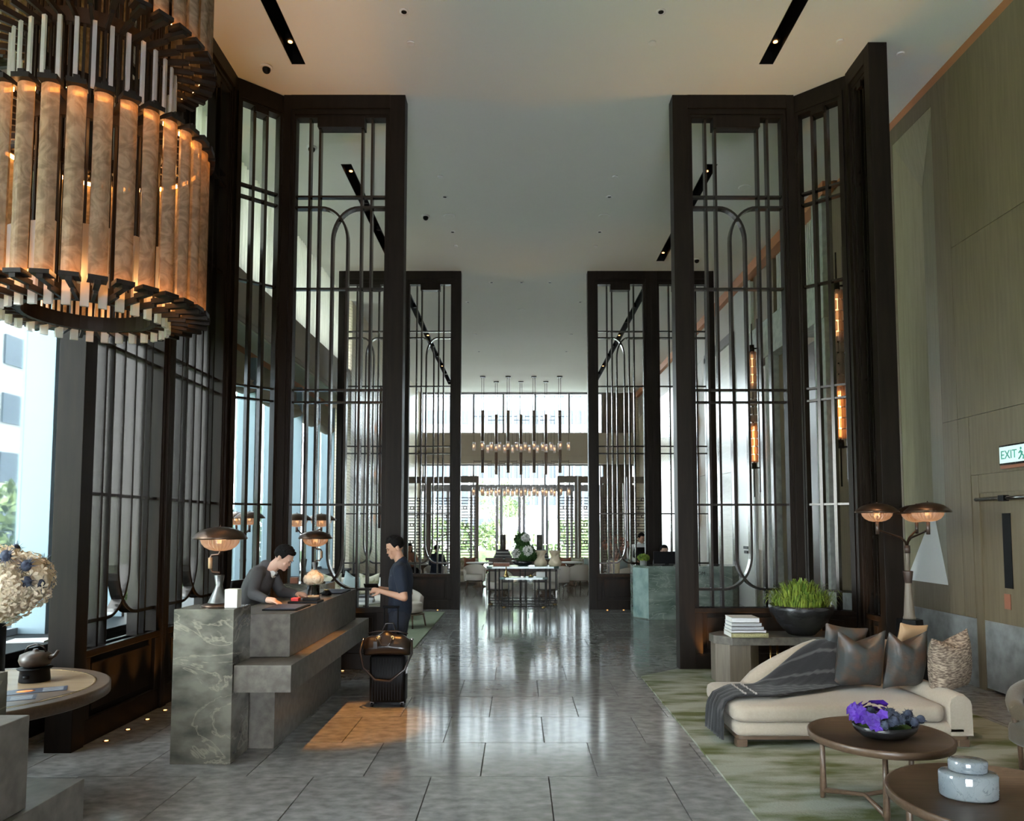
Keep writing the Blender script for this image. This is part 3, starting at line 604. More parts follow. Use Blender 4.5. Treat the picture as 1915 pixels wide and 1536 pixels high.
# warm beam over the reception desk
light('desk_beam', 'SPOT', (-1.58, 7.0, CZ - .03), 2400, (1, .43, .09), (0, 0, 0), None, spot_size=math.radians(14), spot_blend=.55, shadow_soft_size=.03)
light('sofa_beam', 'SPOT', (3.07, 6.2, CZ + .10), 330, (1, .66, .40), (math.radians(6), 0, 0), None, spot_size=math.radians(40), spot_blend=.8, shadow_soft_size=.05)

# ceiling fixtures
def fixture(kind, x, y, label):
    t = thing({'down': 'recessed_downlight', 'cam': 'dome_camera', 'spr': 'sprinkler_plate', 'spk': 'ceiling_speaker'}[kind], label, {'down': 'light', 'cam': 'camera', 'spr': 'sprinkler', 'spk': 'speaker'}[kind], (x, y, CZ))
    if kind == 'down': MB().lathe([(.055, 0), (.055, -.006), (.035, -.008), (.03, -.002)], n=20).build('trim_ring', 'white', t); MB().cyl(0, 0, -.0075, -.003, .03, n=16).build('baffle', 'black', t)
    if kind == 'cam': MB().lathe([(.075, 0), (.075, -.012), (.055, -.02)], n=20).build('base', 'white', t); MB().ell((0, 0, -.035), (.05, .05, .05), 16, 8).build('dome', 'black', t)
    if kind == 'spr': MB().lathe([(.045, 0), (.045, -.015), (.038, -.02)], n=18).build('plate', 'white', t)
    if kind == 'spk': MB().lathe([(.105, 0), (.105, -.008), (.09, -.012)], n=26).build('rim', 'white', t); MB().cyl(0, 0, -.013, -.011, .088, n=24).build('grille', 'plaster', t)
sd = {-1: 'left', 1: 'right'}
for k, (y, kd) in enumerate([(7.95, 'down'), (8.48, 'spr'), (11.86, 'spr'), (12.62, 'down'), (13.42, 'spk'), (14.17, 'down'), (14.89, 'spr'), (18.7, 'down'), (21.9, 'spr'), (24.1, 'down')]):
    for s in (-1, 1):
        nn = {'down': 'small recessed downlight', 'spr': 'small round sprinkler plate', 'spk': 'round flush ceiling speaker'}[kd]
        fixture(kd, .165 + s * 1.425, y, f'{nn} on the {sd[s]} side of the ceiling, {["nearest", "just beyond the nearest downlight", "just beyond the first screens", "second", "between two downlights", "third", "just beyond the third downlight", "fourth", "in the far bay", "farthest"][k]}')
fixture('spr', 3.79, 8.45, 'small round plate on the warm ceiling near the right screen top'); fixture('spr', 4.62, 8.68, 'chrome sprinkler plate on the grey ceiling strip by the oak wall')
fixture('cam', -3.12, 8.95, 'black dome camera on the warm ceiling above the left angled screen'); fixture('cam', -1.69, 13.42, 'black dome camera on the ceiling left of the speaker'); fixture('cam', -3.10, 10.92, 'black dome camera seen through the left screen top'); fixture('cam', 3.83, 15.66, 'black dome camera seen through the right screen')
fixture('spk', 3.82, 12.25, 'round flush ceiling speaker seen through the right screen top'); fixture('spk', .10, 19.4, 'round flush ceiling speaker on the centre line')
for x, q in ((-.61, 'left'), (.09, 'middle'), (.75, 'right')): fixture('down', x, 17.17, f'{q} of the three downlights in a row beyond the second screens')

# ================================================================== RING CHANDELIER (near, top left)
def ring_chandelier(cx, cy):
    t = thing('ring_chandelier', 'huge two tier bronze ring chandelier with warm lit alabaster glass slabs', 'chandelier', (cx, cy, CZ))
    N = 32; R0 = .645; z0 = CZ
    def arc(r, w_, th, bulge, z_a, z_b, n=7):   # curved slab
        P = []
        for i in range(n + 1):
            u = -w_ / 2 + w_ * i / n; P.append((u, r + bulge * (1 - (2 * i / n - 1) ** 2)))
        poly = P + [(u * .82, v - th) for u, v in reversed(P)]
        return MB().prism([(v, u) for u, v in poly], z_a, z_b)
    for tier, (za, zb) in enumerate(((3.13, 4.20), (4.76, 5.83))):
        pf = bf = hf = lf = None
        for k in range(N):
            a = 2 * PI * (k + .3 * tier) / N
            if pf is None:
                pf = arc(R0, .093, .020, .024, za + .02 - z0, zb - .02 - z0).build('glass_slab', 'alab', t, rot=a)
                bf = MB().box(R0 - .10, R0 + .045, -.016, .016, za - .03 - z0, za + .0 - z0).box(R0 - .04, R0 + .05, -.048, .048, za - .005 - z0, za + .019 - z0).box(R0 - .27, R0 - .08, -.009, .009, za - .05 - z0, za - .015 - z0).build('lower_bracket', 'bronze', t, rot=a)
                hf = MB().box(R0 - .10, R0 + .05, -.016, .016, zb - z0, zb + .03 - z0).box(R0 - .04, R0 + .055, -.048, .048, zb - .019 - z0, zb + .01 - z0).box(R0 - .27, R0 - .08, -.009, .009, zb + .01 - z0, zb + .045 - z0).build('upper_bracket', 'bronze', t, rot=a)
                lf = MB().box(R0 - .034, R0 - .026, -.030, .030, zb - .045 - z0, zb - .022 - z0).build('lamp_strip', 'led', t, rot=a); lg = MB().box(R0 - .034, R0 - .026, -.030, .030, za + .022 - z0, za + .04 - z0).build('lamp_strip', 'led', t, rot=a)
            else:
                for s_ in (pf, bf, hf, lf, lg):
                    o = s_.copy(); C.objects.link(o); o.rotation_euler = (0, 0, a)
        # inner bronze core: rings and close rods
        for z in (za, zb):
            MB().lathe([(R0 - .30, z - .045 - z0), (R0 - .26, z - .045 - z0), (R0 - .26, z + .045 - z0), (R0 - .30, z + .045 - z0), (R0 - .30, z - .045 - z0)], n=48, sm=False, caps=False).build('ring', 'bronze', t)
    rf = None
    for k in range(N * 2):
        a = 2 * PI * (k + .5) / (N * 2)
        if rf is None: rf = MB().box(R0 - .28, R0 - .268, -.007, .007, 3.10 - z0, 5.9 - z0).build('rod', 'bronze', t, rot=a)
        else: o = rf.copy(); C.objects.link(o); o.rotation_euler = (0, 0, a)
    af = None
    for k in range(N):
        a = 2 * PI * (k + .5) / N
        if af is None: af = [MB().box(R0 - .20, R0 - .18, -.022, .022, 3.03 - z0, 3.5 - z0).build('inner_glass', 'lglass', t, rot=a), MB().box(R0 - .20, R0 - .185, -.011, .011, 4.30 - z0, 4.7 - z0).build('inner_glass', 'lglass', t, rot=a)]
        else:
            for q in af: o = q.copy(); C.objects.link(o); o.rotation_euler = (0, 0, a)
    for k in range(4): MB().cyl(.36 * math.cos(k * PI / 2), .36 * math.sin(k * PI / 2), 5.85 - z0, 0, .012, n=8).build('hanging_rod', 'bronze', t)
    MB().lathe([(.5, 0), (.5, -.05), (.46, -.06)], n=40).build('ceiling_plate', 'bronze', t)
    for k in range(8):
        a = 2 * PI * (k + .5) / 8; light('ring_glow', 'POINT', (.52 * math.cos(a), .52 * math.sin(a), 4.1 - z0), 2.6, (1, .46, .16), parent=t, shadow_soft_size=.05)
        light('ring_glow', 'POINT', (.52 * math.cos(a), .52 * math.sin(a), 3.22 - z0), 2.2, (1, .46, .16), parent=t, shadow_soft_size=.05)
ring_chandelier(-2.64, 4.52)

# ================================================================== FAR PENDANTS
def pendant():
    t = thing('cluster_pendant', 'x', 'chandelier', (0, 0, CZ), 0, 'bronze cluster pendants over the far seating'); z = -CZ
    MB().box(-.10, .10, -.10, .10, -.035, 0).build('ceiling_plate', 'bronze', t, bev=.004)
    for s in (-.04, .04): MB().cyl(s, 0, 6.15 + z, -.03, .009, n=8).build('hanging_rod', 'bar', t)
    MB().lathe([(.058, 3.82 + z), (.062, 3.84 + z), (.062, 6.18 + z), (.05, 6.2 + z)], n=16).build('tube', 'walnut', t)
    for zz in (5.97, 4.26):
        ar = MB().box(-.33, .33, -.010, .010, zz - .01 + z, zz + .01 + z).box(-.010, .010, -.33, .33, zz - .0101 + z, zz + .0101 + z).build('cross_arm', 'bronze', t)
        for k in range(4):
            a = k * PI / 2; x, y = .33 * math.cos(a), .33 * math.sin(a); zl = zz - 1.14
            MB().cyl(x, y, zl + .16 + z, zz + .05 + z, .005, n=6).build('hanger', 'bronze', t)
            g = MB().lathe([(.055, zl - .155 + z), (.058, zl - .15 + z), (.058, zl + .155 + z), (.05, zl + .155 + z), (.05, zl - .14 + z), (.045, zl - .15 + z)], (x, y, 0), 14, caps=False).build('glass_shade', 'lglass', t)
            MB().ell((x, y, zl + .02 + z), (.015, .015, .035), 8, 6).build('bulb', 'bulb', g)
    return t
pd = pendant(); q = [(-1.325, 28.2), (-.36 - .0, 28.2), (.62, 28.2), (1.60, 28.2), (-.84, 29.2), (.13, 29.2), (1.11, 29.2)]
ql = ['front row, leftmost', 'front row, second from the left', 'front row, third from the left', 'front row, rightmost', 'back row, left', 'back row, middle', 'back row, right']
for k, ((x, y), l) in enumerate(zip(q, ql)):
    o = pd if k == 0 else dup(pd)
    o.location = (x, y, CZ); o['label'] = f'bronze pole pendant with glass lanterns, far seating, {l}'

# wall sconces
def crystal(x, y, label):
    t = thing('crystal_wall_light', label, 'sconce', (x, y, 3.1)); s = -1
    MB().box(.10, .16, -.03, .03, -.6, 3.0).build('back_bar', 'brown', t)
    MB().cyl(0, 0, -.12, .0, .05, n=12).build('lower_cap', 'bronze', t); MB().cyl(0, 0, 2.3, 2.45, .05, n=12).build('upper_cap', 'bronze', t)
    MB().cyl(0, 0, -.7, 2.9, .012, n=8).build('rod', 'bronze', t)
    for z in (-.1, 2.38): MB().box(0, .14, -.012, .012, z - .012, z + .012).build('wall_bracket', 'bronze', t)
    f = None
    for r in range(14):
        for k in range(6):
            if f is None: f = MB().box(.055, .085, -.028, .028, -.07, .07).build('crystal', 'ribglass', t, loc=(0, 0, .09), bev=.006)
            else: o = f.copy(); C.objects.link(o); o.location = (0, 0, .09 + r * .165); o.rotation_euler = (0, 0, k * PI / 3 + r * .5)
    MB().cyl(0, 0, .05, .75, .02, n=8).build('lamp', 'warm', t); MB().cyl(0, 0, 1.6, 2.25, .02, n=8).build('lamp', 'warm2', t)
crystal(4.88, 11.25, 'tall crystal clad wall light glowing orange behind the angled right screen')
crystal(4.85, 15.3, 'tall crystal clad wall light behind the flat right screen')
def lantern(x, y, s, label):
    t = thing('lantern_wall_light', label, 'sconce', (x, y, 1.9)); MB().box(s * .10, s * .16, -.10, .10, -.15, 4.1).build('back_plate', 'oakdark', t); MB().cyl(0, 0, -.1, 3.9, .012, n=8).build('rod', 'bronze', t)
    for z in (.15, 1.47, 2.85):
        MB().lathe([(.05, z - .14), (.07, z - .12), (.07, z + .14), (.04, z + .17)], n=14, caps=False).build('glass_shade', 'ribglass', t); MB().ell((0, 0, z), (.035, .035, .06), 10, 6).build('bulb', 'warm', t); MB().box(0, s * .12, -.01, .01, z + .19, z + .21).build('bracket', 'bronze', t)
lantern(-4.0, 22.5, -1, 'three lamp lantern strip on the left travertine wall')
lantern(4.92, 21.3, 1, 'three lamp lantern strip on the right travertine wall')

# lattice screens
def lattice(x, y, wd, rz, label, rows=27):
    t = thing('lattice_screen', label, 'screen', (x, y, 0), rz); H = 3.46
    B(0, .09, -.06, .06, 0, H).build('post', 'oakdark', t); B(wd - .09, wd, -.06, .06, 0, H).build('post', 'oakdark', t); B(.09, wd - .09, -.06, .06, H - .22, H).build('top_rail', 'oakdark', t); B(.09, wd - .09, -.06, .06, 0, .22).build('bottom_rail', 'oakdark', t)
    m = MB(); d = MB()
    for k in range(rows):
        z = .3 + k * .094; m.box(.09, wd - .09, -.012, .012, z - .014, z + .014)
        if k % 3 == 1:
            c = wd * (.38 if (k // 3) % 2 else .62)
            for s in (-1, 1): ribbon(d, [(c - .07, z + .047), (c, z + .047 + s * .055), (c + .07, z + .047)], .028, -.014, .014)
    m.build('slats', 'brown', t)['kind'] = 'stuff'; d.build('diamonds', 'brown', t)['kind'] = 'stuff'
lattice(-3.85, 25, .86, 0, 'oak lattice screen at the far left beside the travertine wall'); lattice(-2.98, 25, .9, 0, 'oak lattice screen behind the seated man in the dark jacket')
lattice(-2.0, 24.6, .72, .0, 'oak lattice screen ending left of the garden view')
lattice(1.30, 24.6, .66, 0, 'oak lattice screen beginning right of the garden view'); lattice(1.98, 24.65, .72, .35, 'angled oak lattice screen right of the garden view')
lattice(2.75, 25, .86, 0, 'oak lattice screen behind the second row right screen'); lattice(3.65, 25, .86, 0, 'oak lattice screen at the far right behind the staff member')
# ================================================================== RECEPTION DESK
def desk(label, y0, y1, s, ped=True):
    t = thing('reception_desk', label, 'desk', (-2.4, y0, 0)); L = y1 - y0; ox = 2.4
    def bx(x0, x1, a, b, z0, z1, nm, m): return B(x0 + ox, x1 + ox, a, b, z0, z1).build(nm, m, t, bev=.003)
    bx(-2.42, -1.98, .41 if s > 0 else .6, L - .3 if s > 0 else L - .41, 0, .53, 'base', 'stone')
    bx(-2.40 if s > 0 else -2.3, -1.855, .372 if s > 0 else .6, L - .16 if s > 0 else L - .42, .74, 1.085, 'counter', 'stone')
    bx(-2.176, -1.735 if s > 0 else -1.83, 0.02 if s > 0 else .5, L if s > 0 else L - .08, .531, .737, 'shelf', 'stone')
    bx(-2.178, -1.88, .374, L - .2, .7371, .7399, 'shadow_gap', 'black') if s > 0 else None
    if s > 0: bx(-2.637, -2.178, 0, .37, 0, 1.165, 'pedestal', 'vein')
    else: bx(-2.80, -2.24, L - .41, L + .02, 0, 1.165, 'pedestal', 'vein')
    return t
desk('grey stone reception desk with stepped shelf and veined marble end pedestal', 5.80, 8.82, 1)
desk('nearer grey stone reception desk, cut by the bottom left corner', .6, 3.32, -1)
tag(MB().box(-2.80, -2.285, 9.0, 9.44, 0, 1.115).build('stone_pedestal', 'vein', bev=.003), 'brown marble pedestal with the second table lamp, beyond the desk', 'pedestal')

def lampshade(mb_parent, z, r, k=1.0):
    MB().lathe([(.012, .088), (.05, .084), (.10, .074), (.15, .055), (.185, .028), (r, 0), (r, -.012), (r * .90, -.014), (.02, .02)], (0, 0, z), 36).build('shade', 'lampmetal', mb_parent)
    n = 56; R = []
    for q, (rr, zz) in enumerate([(.150, -.016), (.142, -.045), (.118, -.075), (.080, -.096), (.04, -.105)]):
        R.append([((rr - .011 * (i % 2)) * math.cos(2 * PI * i / n), (rr - .011 * (i % 2)) * math.sin(2 * PI * i / n), z + zz) for i in range(n)])
    MB().loft(R, False).build('glass_bowl', 'ribglass', mb_parent); MB().ell((0, 0, z - .045), (.03, .03, .03), 10, 6).build('bulb', 'warm2', mb_parent)
    MB().cyl(0, 0, z + .086, z + .10, .01, .004, 8).build('finial', 'lampmetal', mb_parent)
def table_lamp(x, y, z, label, rz=0):
    t = thing('table_lamp', label, 'lamp', (x, y, z), rz)
    MB().lathe([(.128, 0), (.130, .012), (.115, .022), (.05, .03)], n=32).build('foot', 'lampmetal', t)
    MB().lathe([(.084, .03), (.08, .036), (.03, .15), (.026, .17), (.040, .245), (.034, .25)], n=24).build('cone_body', 'pewter', t)
    MB().tube([(0, 0, .25), (0, 0, .268), (-.055, 0, .27), (-.07, 0, .30), (-.075, 0, .385), (-.065, 0, .405), (-.01, 0, .41), (0, 0, .43), (0, 0, .45)], .010, 10).build('bent_arm', 'lampmetal', t)
    MB().tube([(-.074, 0, .30), (-.076, 0, .385)], .016, 10).build('handle_wrap', 'tan', t)
    lampshade(t, .545, .205); light('lamp_glow', 'POINT', (0, 0, .50), 1.6, (1, .55, .25), parent=t, shadow_soft_size=.06)
    return t
table_lamp(-2.375, 6.00, 1.166, 'bronze dome table lamp with ribbed glass bowl on the marble pedestal')
table_lamp(-2.47, 9.18, 1.116, 'second bronze dome table lamp, behind the hydrangea vase', PI)
tag(MB().box(-.05, .05, -.045, .045, 0, .145).build('tissue_box', 'paper', loc=(-2.235, 5.93, 1.166), bev=.004), 'white upright box on the marble pedestal beside the lamp', 'box')
tag(MB().box(-.045, .045, -.03, .03, 0, .07).build('card_box', 'rust', loc=(-2.70, 9.12, 1.116), bev=.003), 'small pinkish card box on the far pedestal', 'box')
# desk-top objects
def folio(x, y, rz, label, w_=.30, d=.40):
    t = thing('leather_folio', label, 'folio', (x, y, 1.086), rz); B(-w_ / 2, w_ / 2, -d / 2, d / 2, 0, .012).build('cover', 'black', t, bev=.003); B(-w_ / 2 + .02, w_ / 2 - .02, -d / 2 + .02, d / 2 - .02, .0121, .016).build('pad', 'menu', t)
folio(-2.02, 6.62, 0, 'black leather desk folio nearest on the counter', .30, .42)
folio(-1.98, 8.20, 0, 'black leather desk folio at the far end of the counter', .24, .44)
def hydrangea(name, label, x, y, z, r, vase_r, vh, nfl=120, m='petal', vm='vase', seed=1, thist=0):
    t = thing(name, label, 'flowers', (x, y, z)); rr = random.Random(seed)
    v = MB().lathe([(vase_r * .95, 0), (vase_r, .01), (vase_r, vh), (vase_r * .93, vh), (vase_r * .93, .02), (.01, .018)], n=24).build('vase', vm, t)
    if vm == 'vase':
        MB().cyl(0, 0, .022, vh * .55, vase_r * .92, n=20).build('water', 'glass', v)
    st = MB()
    for k in range(6): st.tube([(rr.uniform(-.4, .4) * vase_r, rr.uniform(-.4, .4) * vase_r, .03), (rr.uniform(-.6, .6) * vase_r, rr.uniform(-.6, .6) * vase_r, vh + r * .4)], .006, 6)
    st.build('stem', 'moss', t)
    mb = MB(); c = vh + r * .72
    for (hx, hy, hz, hr) in [(0, 0, .1, .85)] + [(.5 * math.cos(a), .5 * math.sin(a), rr.uniform(-.1, .2), .62) for a in [k * 1.257 + .4 for k in range(5)]]:
        C0 = Vector((hx * r, hy * r, c + hz * r)); hr *= r
        for _ in range(nfl):
            d = Vector((rr.gauss(0, 1), rr.gauss(0, 1), rr.gauss(0, 1) + .1)).normalized(); p = C0 + d * hr * rr.uniform(.9, 1.04)
            u = d.cross(Vector((.3, .5, .8))).normalized(); vv = d.cross(u); s = r * .10
            for q in range(4):
                a = q * PI / 2 + rr.random(); e1 = (u * math.cos(a) + vv * math.sin(a)); e2 = (u * math.cos(a + .8) + vv * math.sin(a + .8)); mb.add([p, p + e1 * s + d * s * .25, p + (e1 + e2) * s * .75 + d * s * .35, p + e2 * s + d * s * .25], [(0, 1, 2, 3)])
        mb.ell(C0, (hr * .9,) * 3, 12, 8)
    mb.build('flower_head', m, t)
    for k in range(thist):
        a = 2 * PI * k / thist + .5; C0 = Vector((r * .95 * math.cos(a), r * .95 * math.sin(a), c + r * rr.uniform(.1, .85))) if k else Vector((r * .9, -r * .3, c + r * .2)); th = MB().ell(C0, (r * .10, r * .10, r * .12), 10, 7)
        for q in range(26):
            d = Vector((rr.gauss(0, 1), rr.gauss(0, 1), rr.gauss(0, 1))).normalized(); u = d.cross(Vector((.2, .9, .3))).normalized() * r * .02; th.add([C0 + u, C0 - u, C0 + d * r * .24], [(0, 1, 2)])
        th.build('thistle', 'thistle', t)
    return t
hydrangea('flower_vase', 'cream hydrangea in a glass cylinder vase on the desk counter', -2.03, 7.5, 1.086, .095, .06, .13, 70)
tr_ = thing('pen_tray', 'black tray with red and white items beside the receptionist hand', 'tray', (-1.99, 7.10, 1.086)); B(-.14, .14, -.11, .11, 0, .02).build('tray', 'black', tr_, bev=.003); B(-.12, -.05, -.08, .0, .0201, .05).build('card_reader', 'red', tr_, bev=.004); B(-.02, .12, -.05, .06, .0201, .045).build('card_holder', 'black', tr_, bev=.004); B(.0, .10, .065, .10, .0201, .06).build('note_pad', 'tan', tr_)
bl = thing('desk_bell', 'small dark and gold object between the vase and the far folio', 'ornament', (-1.99, 7.86, 1.086)); MB().lathe([(.05, 0), (.05, .02), (.035, .045), (.012, .05)], n=16).build('body', 'black', bl); MB().cyl(0, 0, .0505, .06, .03, n=12).build('top', 'brass', bl)

# left foreground: round table, teapot, menu cards, bouquet
rt = thing('round_table', 'round inlaid wooden table with drum pedestal in the left foreground', 'table', (-3.43, 4.72, 0))
RT = .80
MB().lathe([(RT - .03, .70), (RT, .715), (RT, .775), (RT - .01, .78)], n=64).build('tabletop', 'walnut', rt)
MB().cyl(0, 0, .7801, .7815, RT - .09, n=64).build('pale_inlay', 'maple', rt); MB().lathe([(RT - .095, .7802), (RT - .095, .7822), (RT - .085, .7822), (RT - .085, .7802)], n=64, sm=False, caps=False).build('brass_inlay', 'brass', rt)
MB().prism([(.0, -.7), (.35, -.60), (.60, -.36), (.705, .0), (.0, .0)], .7822, .7835).build('wood_inlay', 'walnut', rt)
MB().cyl(0, 0, 0, .70, .33, .33, 40).build('drum_pedestal', 'oak', rt)
def card(x, y, rz, label):
    t = thing('menu_card', label, 'card', (x, y, .784), rz); B(-.16, .16, -.075, .075, 0, .002).build('card', 'menu', t); MB().ell((-.06, 0, .0022), (.05, .035, .001), 14, 4).build('picture', 'orange', t)
    for k in range(5): B(.03, .14, -.05 + k * .022, -.042 + k * .022, .0021, .0026).build('print_line', 'greybk', t)
card(-2.98, 4.72, .5, 'dark menu card with an orange picture, farther of two'); card(-3.02, 4.48, .5, 'dark menu card with an orange picture, nearer of two')
tp = thing('iron_teapot', 'dark bronze teapot on its warmer, on the round table', 'teapot', (-3.19, 5.02, .782))
MB().lathe([(.09, 0), (.092, .01), (.085, .075), (.10, .08), (.105, .088), (.07, .092)], n=28).build('warmer', 'black', tp)
MB().lathe([(.05, .092), (.085, .105), (.098, .14), (.09, .175), (.05, .192), (.02, .196), (.014, .21)], n=28).build('pot', 'pot_', tp)
MB().tube([(.09, 0, .15), (.13, 0, .17), (.15, 0, .20)], [.018, .013, .009], 8).build('spout', 'pot_', tp)
MB().tube([(-.07, 0, .19), (-.05, 0, .225), (0, 0, .24), (.05, 0, .225), (.07, 0, .19)], .007, 8).build('handle', 'bar', tp)
MB().cyl(.0, -.088, .03, .05, .02, n=10).build('air_hole', 'black', tp)
tag(MB().prism([(-.10, -.06), (.11, -.05), (.10, .06), (-.11, .05)], 0, .025).build('wooden_tray', 'walnut', loc=(-3.40, 4.86, .782)), 'small dark wooden tray beside the teapot', 'tray')
hydrangea('bouquet', 'large cream hydrangea bouquet with blue thistles in a dark vase', -2.98, 4.28, .784, .27, .075, .46, 190, vm='black', seed=4, thist=15)
tb = tag(MB().box(-.16, .16, -.11, .11, 0, .012).build('sill_tablet', 'white', loc=(-4.35, 6.75, .781), rot=.2), 'pale flat tablet on the black window sill', 'tablet')
tag(MB().lathe([(.04, 0), (.045, .02), (.045, .10), (.03, .12), (.03, .15)], n=14).build('red_cap_bottle', 'red', loc=(-4.3, 8.55, .781)), 'small red and white bottle on the window sill behind the near left screen', 'bottle')

# ================================================================== RIGHT LOUNGE
cs = thing('console_table', 'long console table with chamfered stone top and oak drum leg behind the sofa', 'table', (2.28, 8.72, 0))
def oct_(x0, x1, y0, y1, c): return [(x0 + c, y0), (x1 - c, y0), (x1, y0 + c), (x1, y1 - c), (x1 - c, y1), (x0 + c, y1), (x0, y1 - c), (x0, y0 + c)]
MB().prism(oct_(-.02, 1.62, -.14, .40, .17), .455, .545).build('top', 'stone', cs, bev=.004)
MB().prism(oct_(0, .50, -.10, .36, .13), .0165, .4549).build('drum_leg', 'oakdark', cs, bev=.003); MB().prism(oct_(1.12, 1.60, -.10, .36, .13), .0165, .4549).build('drum_leg', 'oakdark', cs, bev=.003)
for x in (.66, .74): MB().cyl(x, .1, .0165, .4549, .012, n=10).build('brass_rod', 'brass', cs)
bk = [(.16, .30, .055, 'olivebk', 'olive art book at the bottom of the stack, gold lettered spine'), (.155, .285, .028, 'whitebk', 'thin white book, second from the bottom of the stack'), (.15, .275, .040, 'greybk', 'grey book in the middle of the stack'), (.145, .27, .042, 'greybk', 'pale grey book, second from the top of the stack'), (.145, .245, .055, 'whitebk', 'white art book on top of the stack')]
z = .546
for k, (d, wd, h, m, l) in enumerate(bk):
    t = thing('art_book', l, 'book', (2.62, 8.70, z), .0, 'stacked art books on the console')
    x0 = -.21 + .004 * k; wd = .42 - .028 * k
    B(x0, x0 + wd, -d, -d + .004, 0, h).build('spine', m, t); B(x0, x0 + wd, -d, d, 0, .004).build('cover', m, t); B(x0, x0 + wd, -d, d, h - .004, h).build('cover', m, t); B(x0 + .004, x0 + wd - .004, -d + .004, d - .006, .0041, h - .0041).build('pages', 'paper', t)
    if k == 0: text('BEYOND EXTRAVAGANCE', .031, 'gold', t, (x0 + wd / 2, -d - .0005, h / 2), (PI / 2, 0, 0), .0006)
    z += h + .0004
# black bowl planter with grass
pl = thing('bowl_planter', 'black lacquer bowl full of bright green fern grass on the console', 'planter', (3.30, 8.80, .546))
MB().lathe([(.13, 0), (.15, .008), (.20, .06), (.29, .15), (.345, .24), (.365, .31), (.36, .345), (.345, .345), (.34, .31), (.25, .16), (.02, .12)], n=48).build('bowl', 'bowl', pl); MB().cyl(0, 0, .30, .32, .335, n=32).build('soil', 'black', pl)
g = MB(); rr = random.Random(9)
for k in range(620):
    a = rr.uniform(0, 2 * PI); q = rr.uniform(0, .31); x, y = q * math.cos(a), q * math.sin(a); a2 = a + rr.uniform(-.7, .7); ln = rr.uniform(.14, .27); hh = rr.uniform(.15, .27) * (1.15 - q * .9); out = ln * (.25 + q * 1.9); w_ = rr.uniform(.006, .011)
    sx, sy = -math.sin(a2) * w_, math.cos(a2) * w_; pts = []
    for i in range(5):
        u = i / 4; px, py, pz = x + math.cos(a2) * out * u, y + math.sin(a2) * out * u, .32 + hh * math.sin(u * PI * .62) * 1.1 - (.13 * u * u if q > .2 else 0); ww = 1 - u ** 2 * .95; pts += [(px - sx * ww, py - sy * ww, pz), (px + sx * ww, py + sy * ww, pz)]
    g.add(pts, [(2 * i, 2 * i + 1, 2 * i + 3, 2 * i + 2) for i in range(4)])
g.build('grass_blades', 'leaf', pl)['kind'] = 'stuff'
# lounge chair behind (tan back) peeking
ch = thing('tan_chair', 'tan curved back chair half hidden behind the black planter', 'chair', (3.86, 9.31, 0), .3); ch.scale = (.62, .60, 1.12)
MB().loft([[(.27 * math.cos(a) * k, .25 * math.sin(a) * k, z_) for a in [i * PI / 8 for i in range(16)]] for k, z_ in ((.8, .30), (1, .32), (1, .42), (.9, .45))]).build('seat', 'tan', ch)
bkm = MB(); R = []
for i in range(13):
    a = PI * .05 + PI * .9 * i / 12; h = .70 - .10 * abs(i - 6) / 6; R.append([(.29 * math.cos(a), .27 * math.sin(a), .38), (.25 * math.cos(a), .23 * math.sin(a), .38), (.27 * math.cos(a), .25 * math.sin(a), h), (.32 * math.cos(a), .30 * math.sin(a), h - .02)])
bkm.loft(R).build('back', 'tan', ch)
for sx in (-1, 1):
    for sy in (-1, 1): MB().tube([(.20 * sx, .19 * sy, .31), (.23 * sx, .22 * sy, 0)], [.018, .012], 8).build('leg', 'walnut', ch)

# chaise sofa
so = thing('chaise_sofa', 'cream linen chaise sofa with sloping back and one arm on the green rug', 'sofa', (1.76, 6.16, 0))
def rbox(x0, x1, y0, y1, z0, z1): return B(x0, x1, y0, y1, z0, z1)
def rpoly(x0, x1, y0, y1, r, n=6):
    P = []
    for cx, cy, a0 in ((x1 - r, y0 + r, -90), (x1 - r, y1 - r, 0), (x0 + r, y1 - r, 90), (x0 + r, y0 + r, 180)):
        for i in range(n + 1): a = math.radians(a0 + 90 * i / n); P.append((cx + r * math.cos(a), cy + r * math.sin(a)))
    return P
def cushion_slab(mb, x0, x1, y0, y1, z0, z1, r=.06, puff=.02):
    R = []
    for q, (ins, z_) in enumerate([(.03, z0), (.004, z0 + .02), (0, z0 + .04), (0, z1 - .05), (.008, z1 - .02), (.035, z1), (.12, z1 + puff), (.3, z1 + puff * 1.5)]):
        ins2 = min(ins, (y1 - y0) / 2.3); R.append([(x, y, z_) for x, y in rpoly(x0 + ins2, x1 - ins2, y0 + ins2, y1 - ins2, max(r - ins2, .01))])
    return mb.loft(R)
MB().prism(rpoly(.02, 1.92, .03, .98, .06), .075, .105).build('plinth_frame', 'walnut', so, bev=.004)
cushion_slab(MB(), 0, 1.93, 0, 1.0, .105, .215, .09, 0).build('base', 'cream', so)
cushion_slab(MB(), -.01, 1.72, -.01, .97, .218, .352, .10, .010).build('seat_cushion', 'cream', so)
ar = MB(); R = []
for y_ in (0, .02, .98, 1.0):
    k = .012 if y_ in (0, 1.0) else 0; R.append([(1.725 + k, y_, .106 + k), (1.725 + k, y_, .36), (1.75, y_, .415 - k), (1.80, y_, .445 - k), (1.86, y_, .44 - k), (1.905, y_, .40 - k), (1.925 - k, y_, .35), (1.93 - k, y_, .106 + k)])
ar.loft(R).build('arm', 'cream', so)
bk_ = MB(); R = []
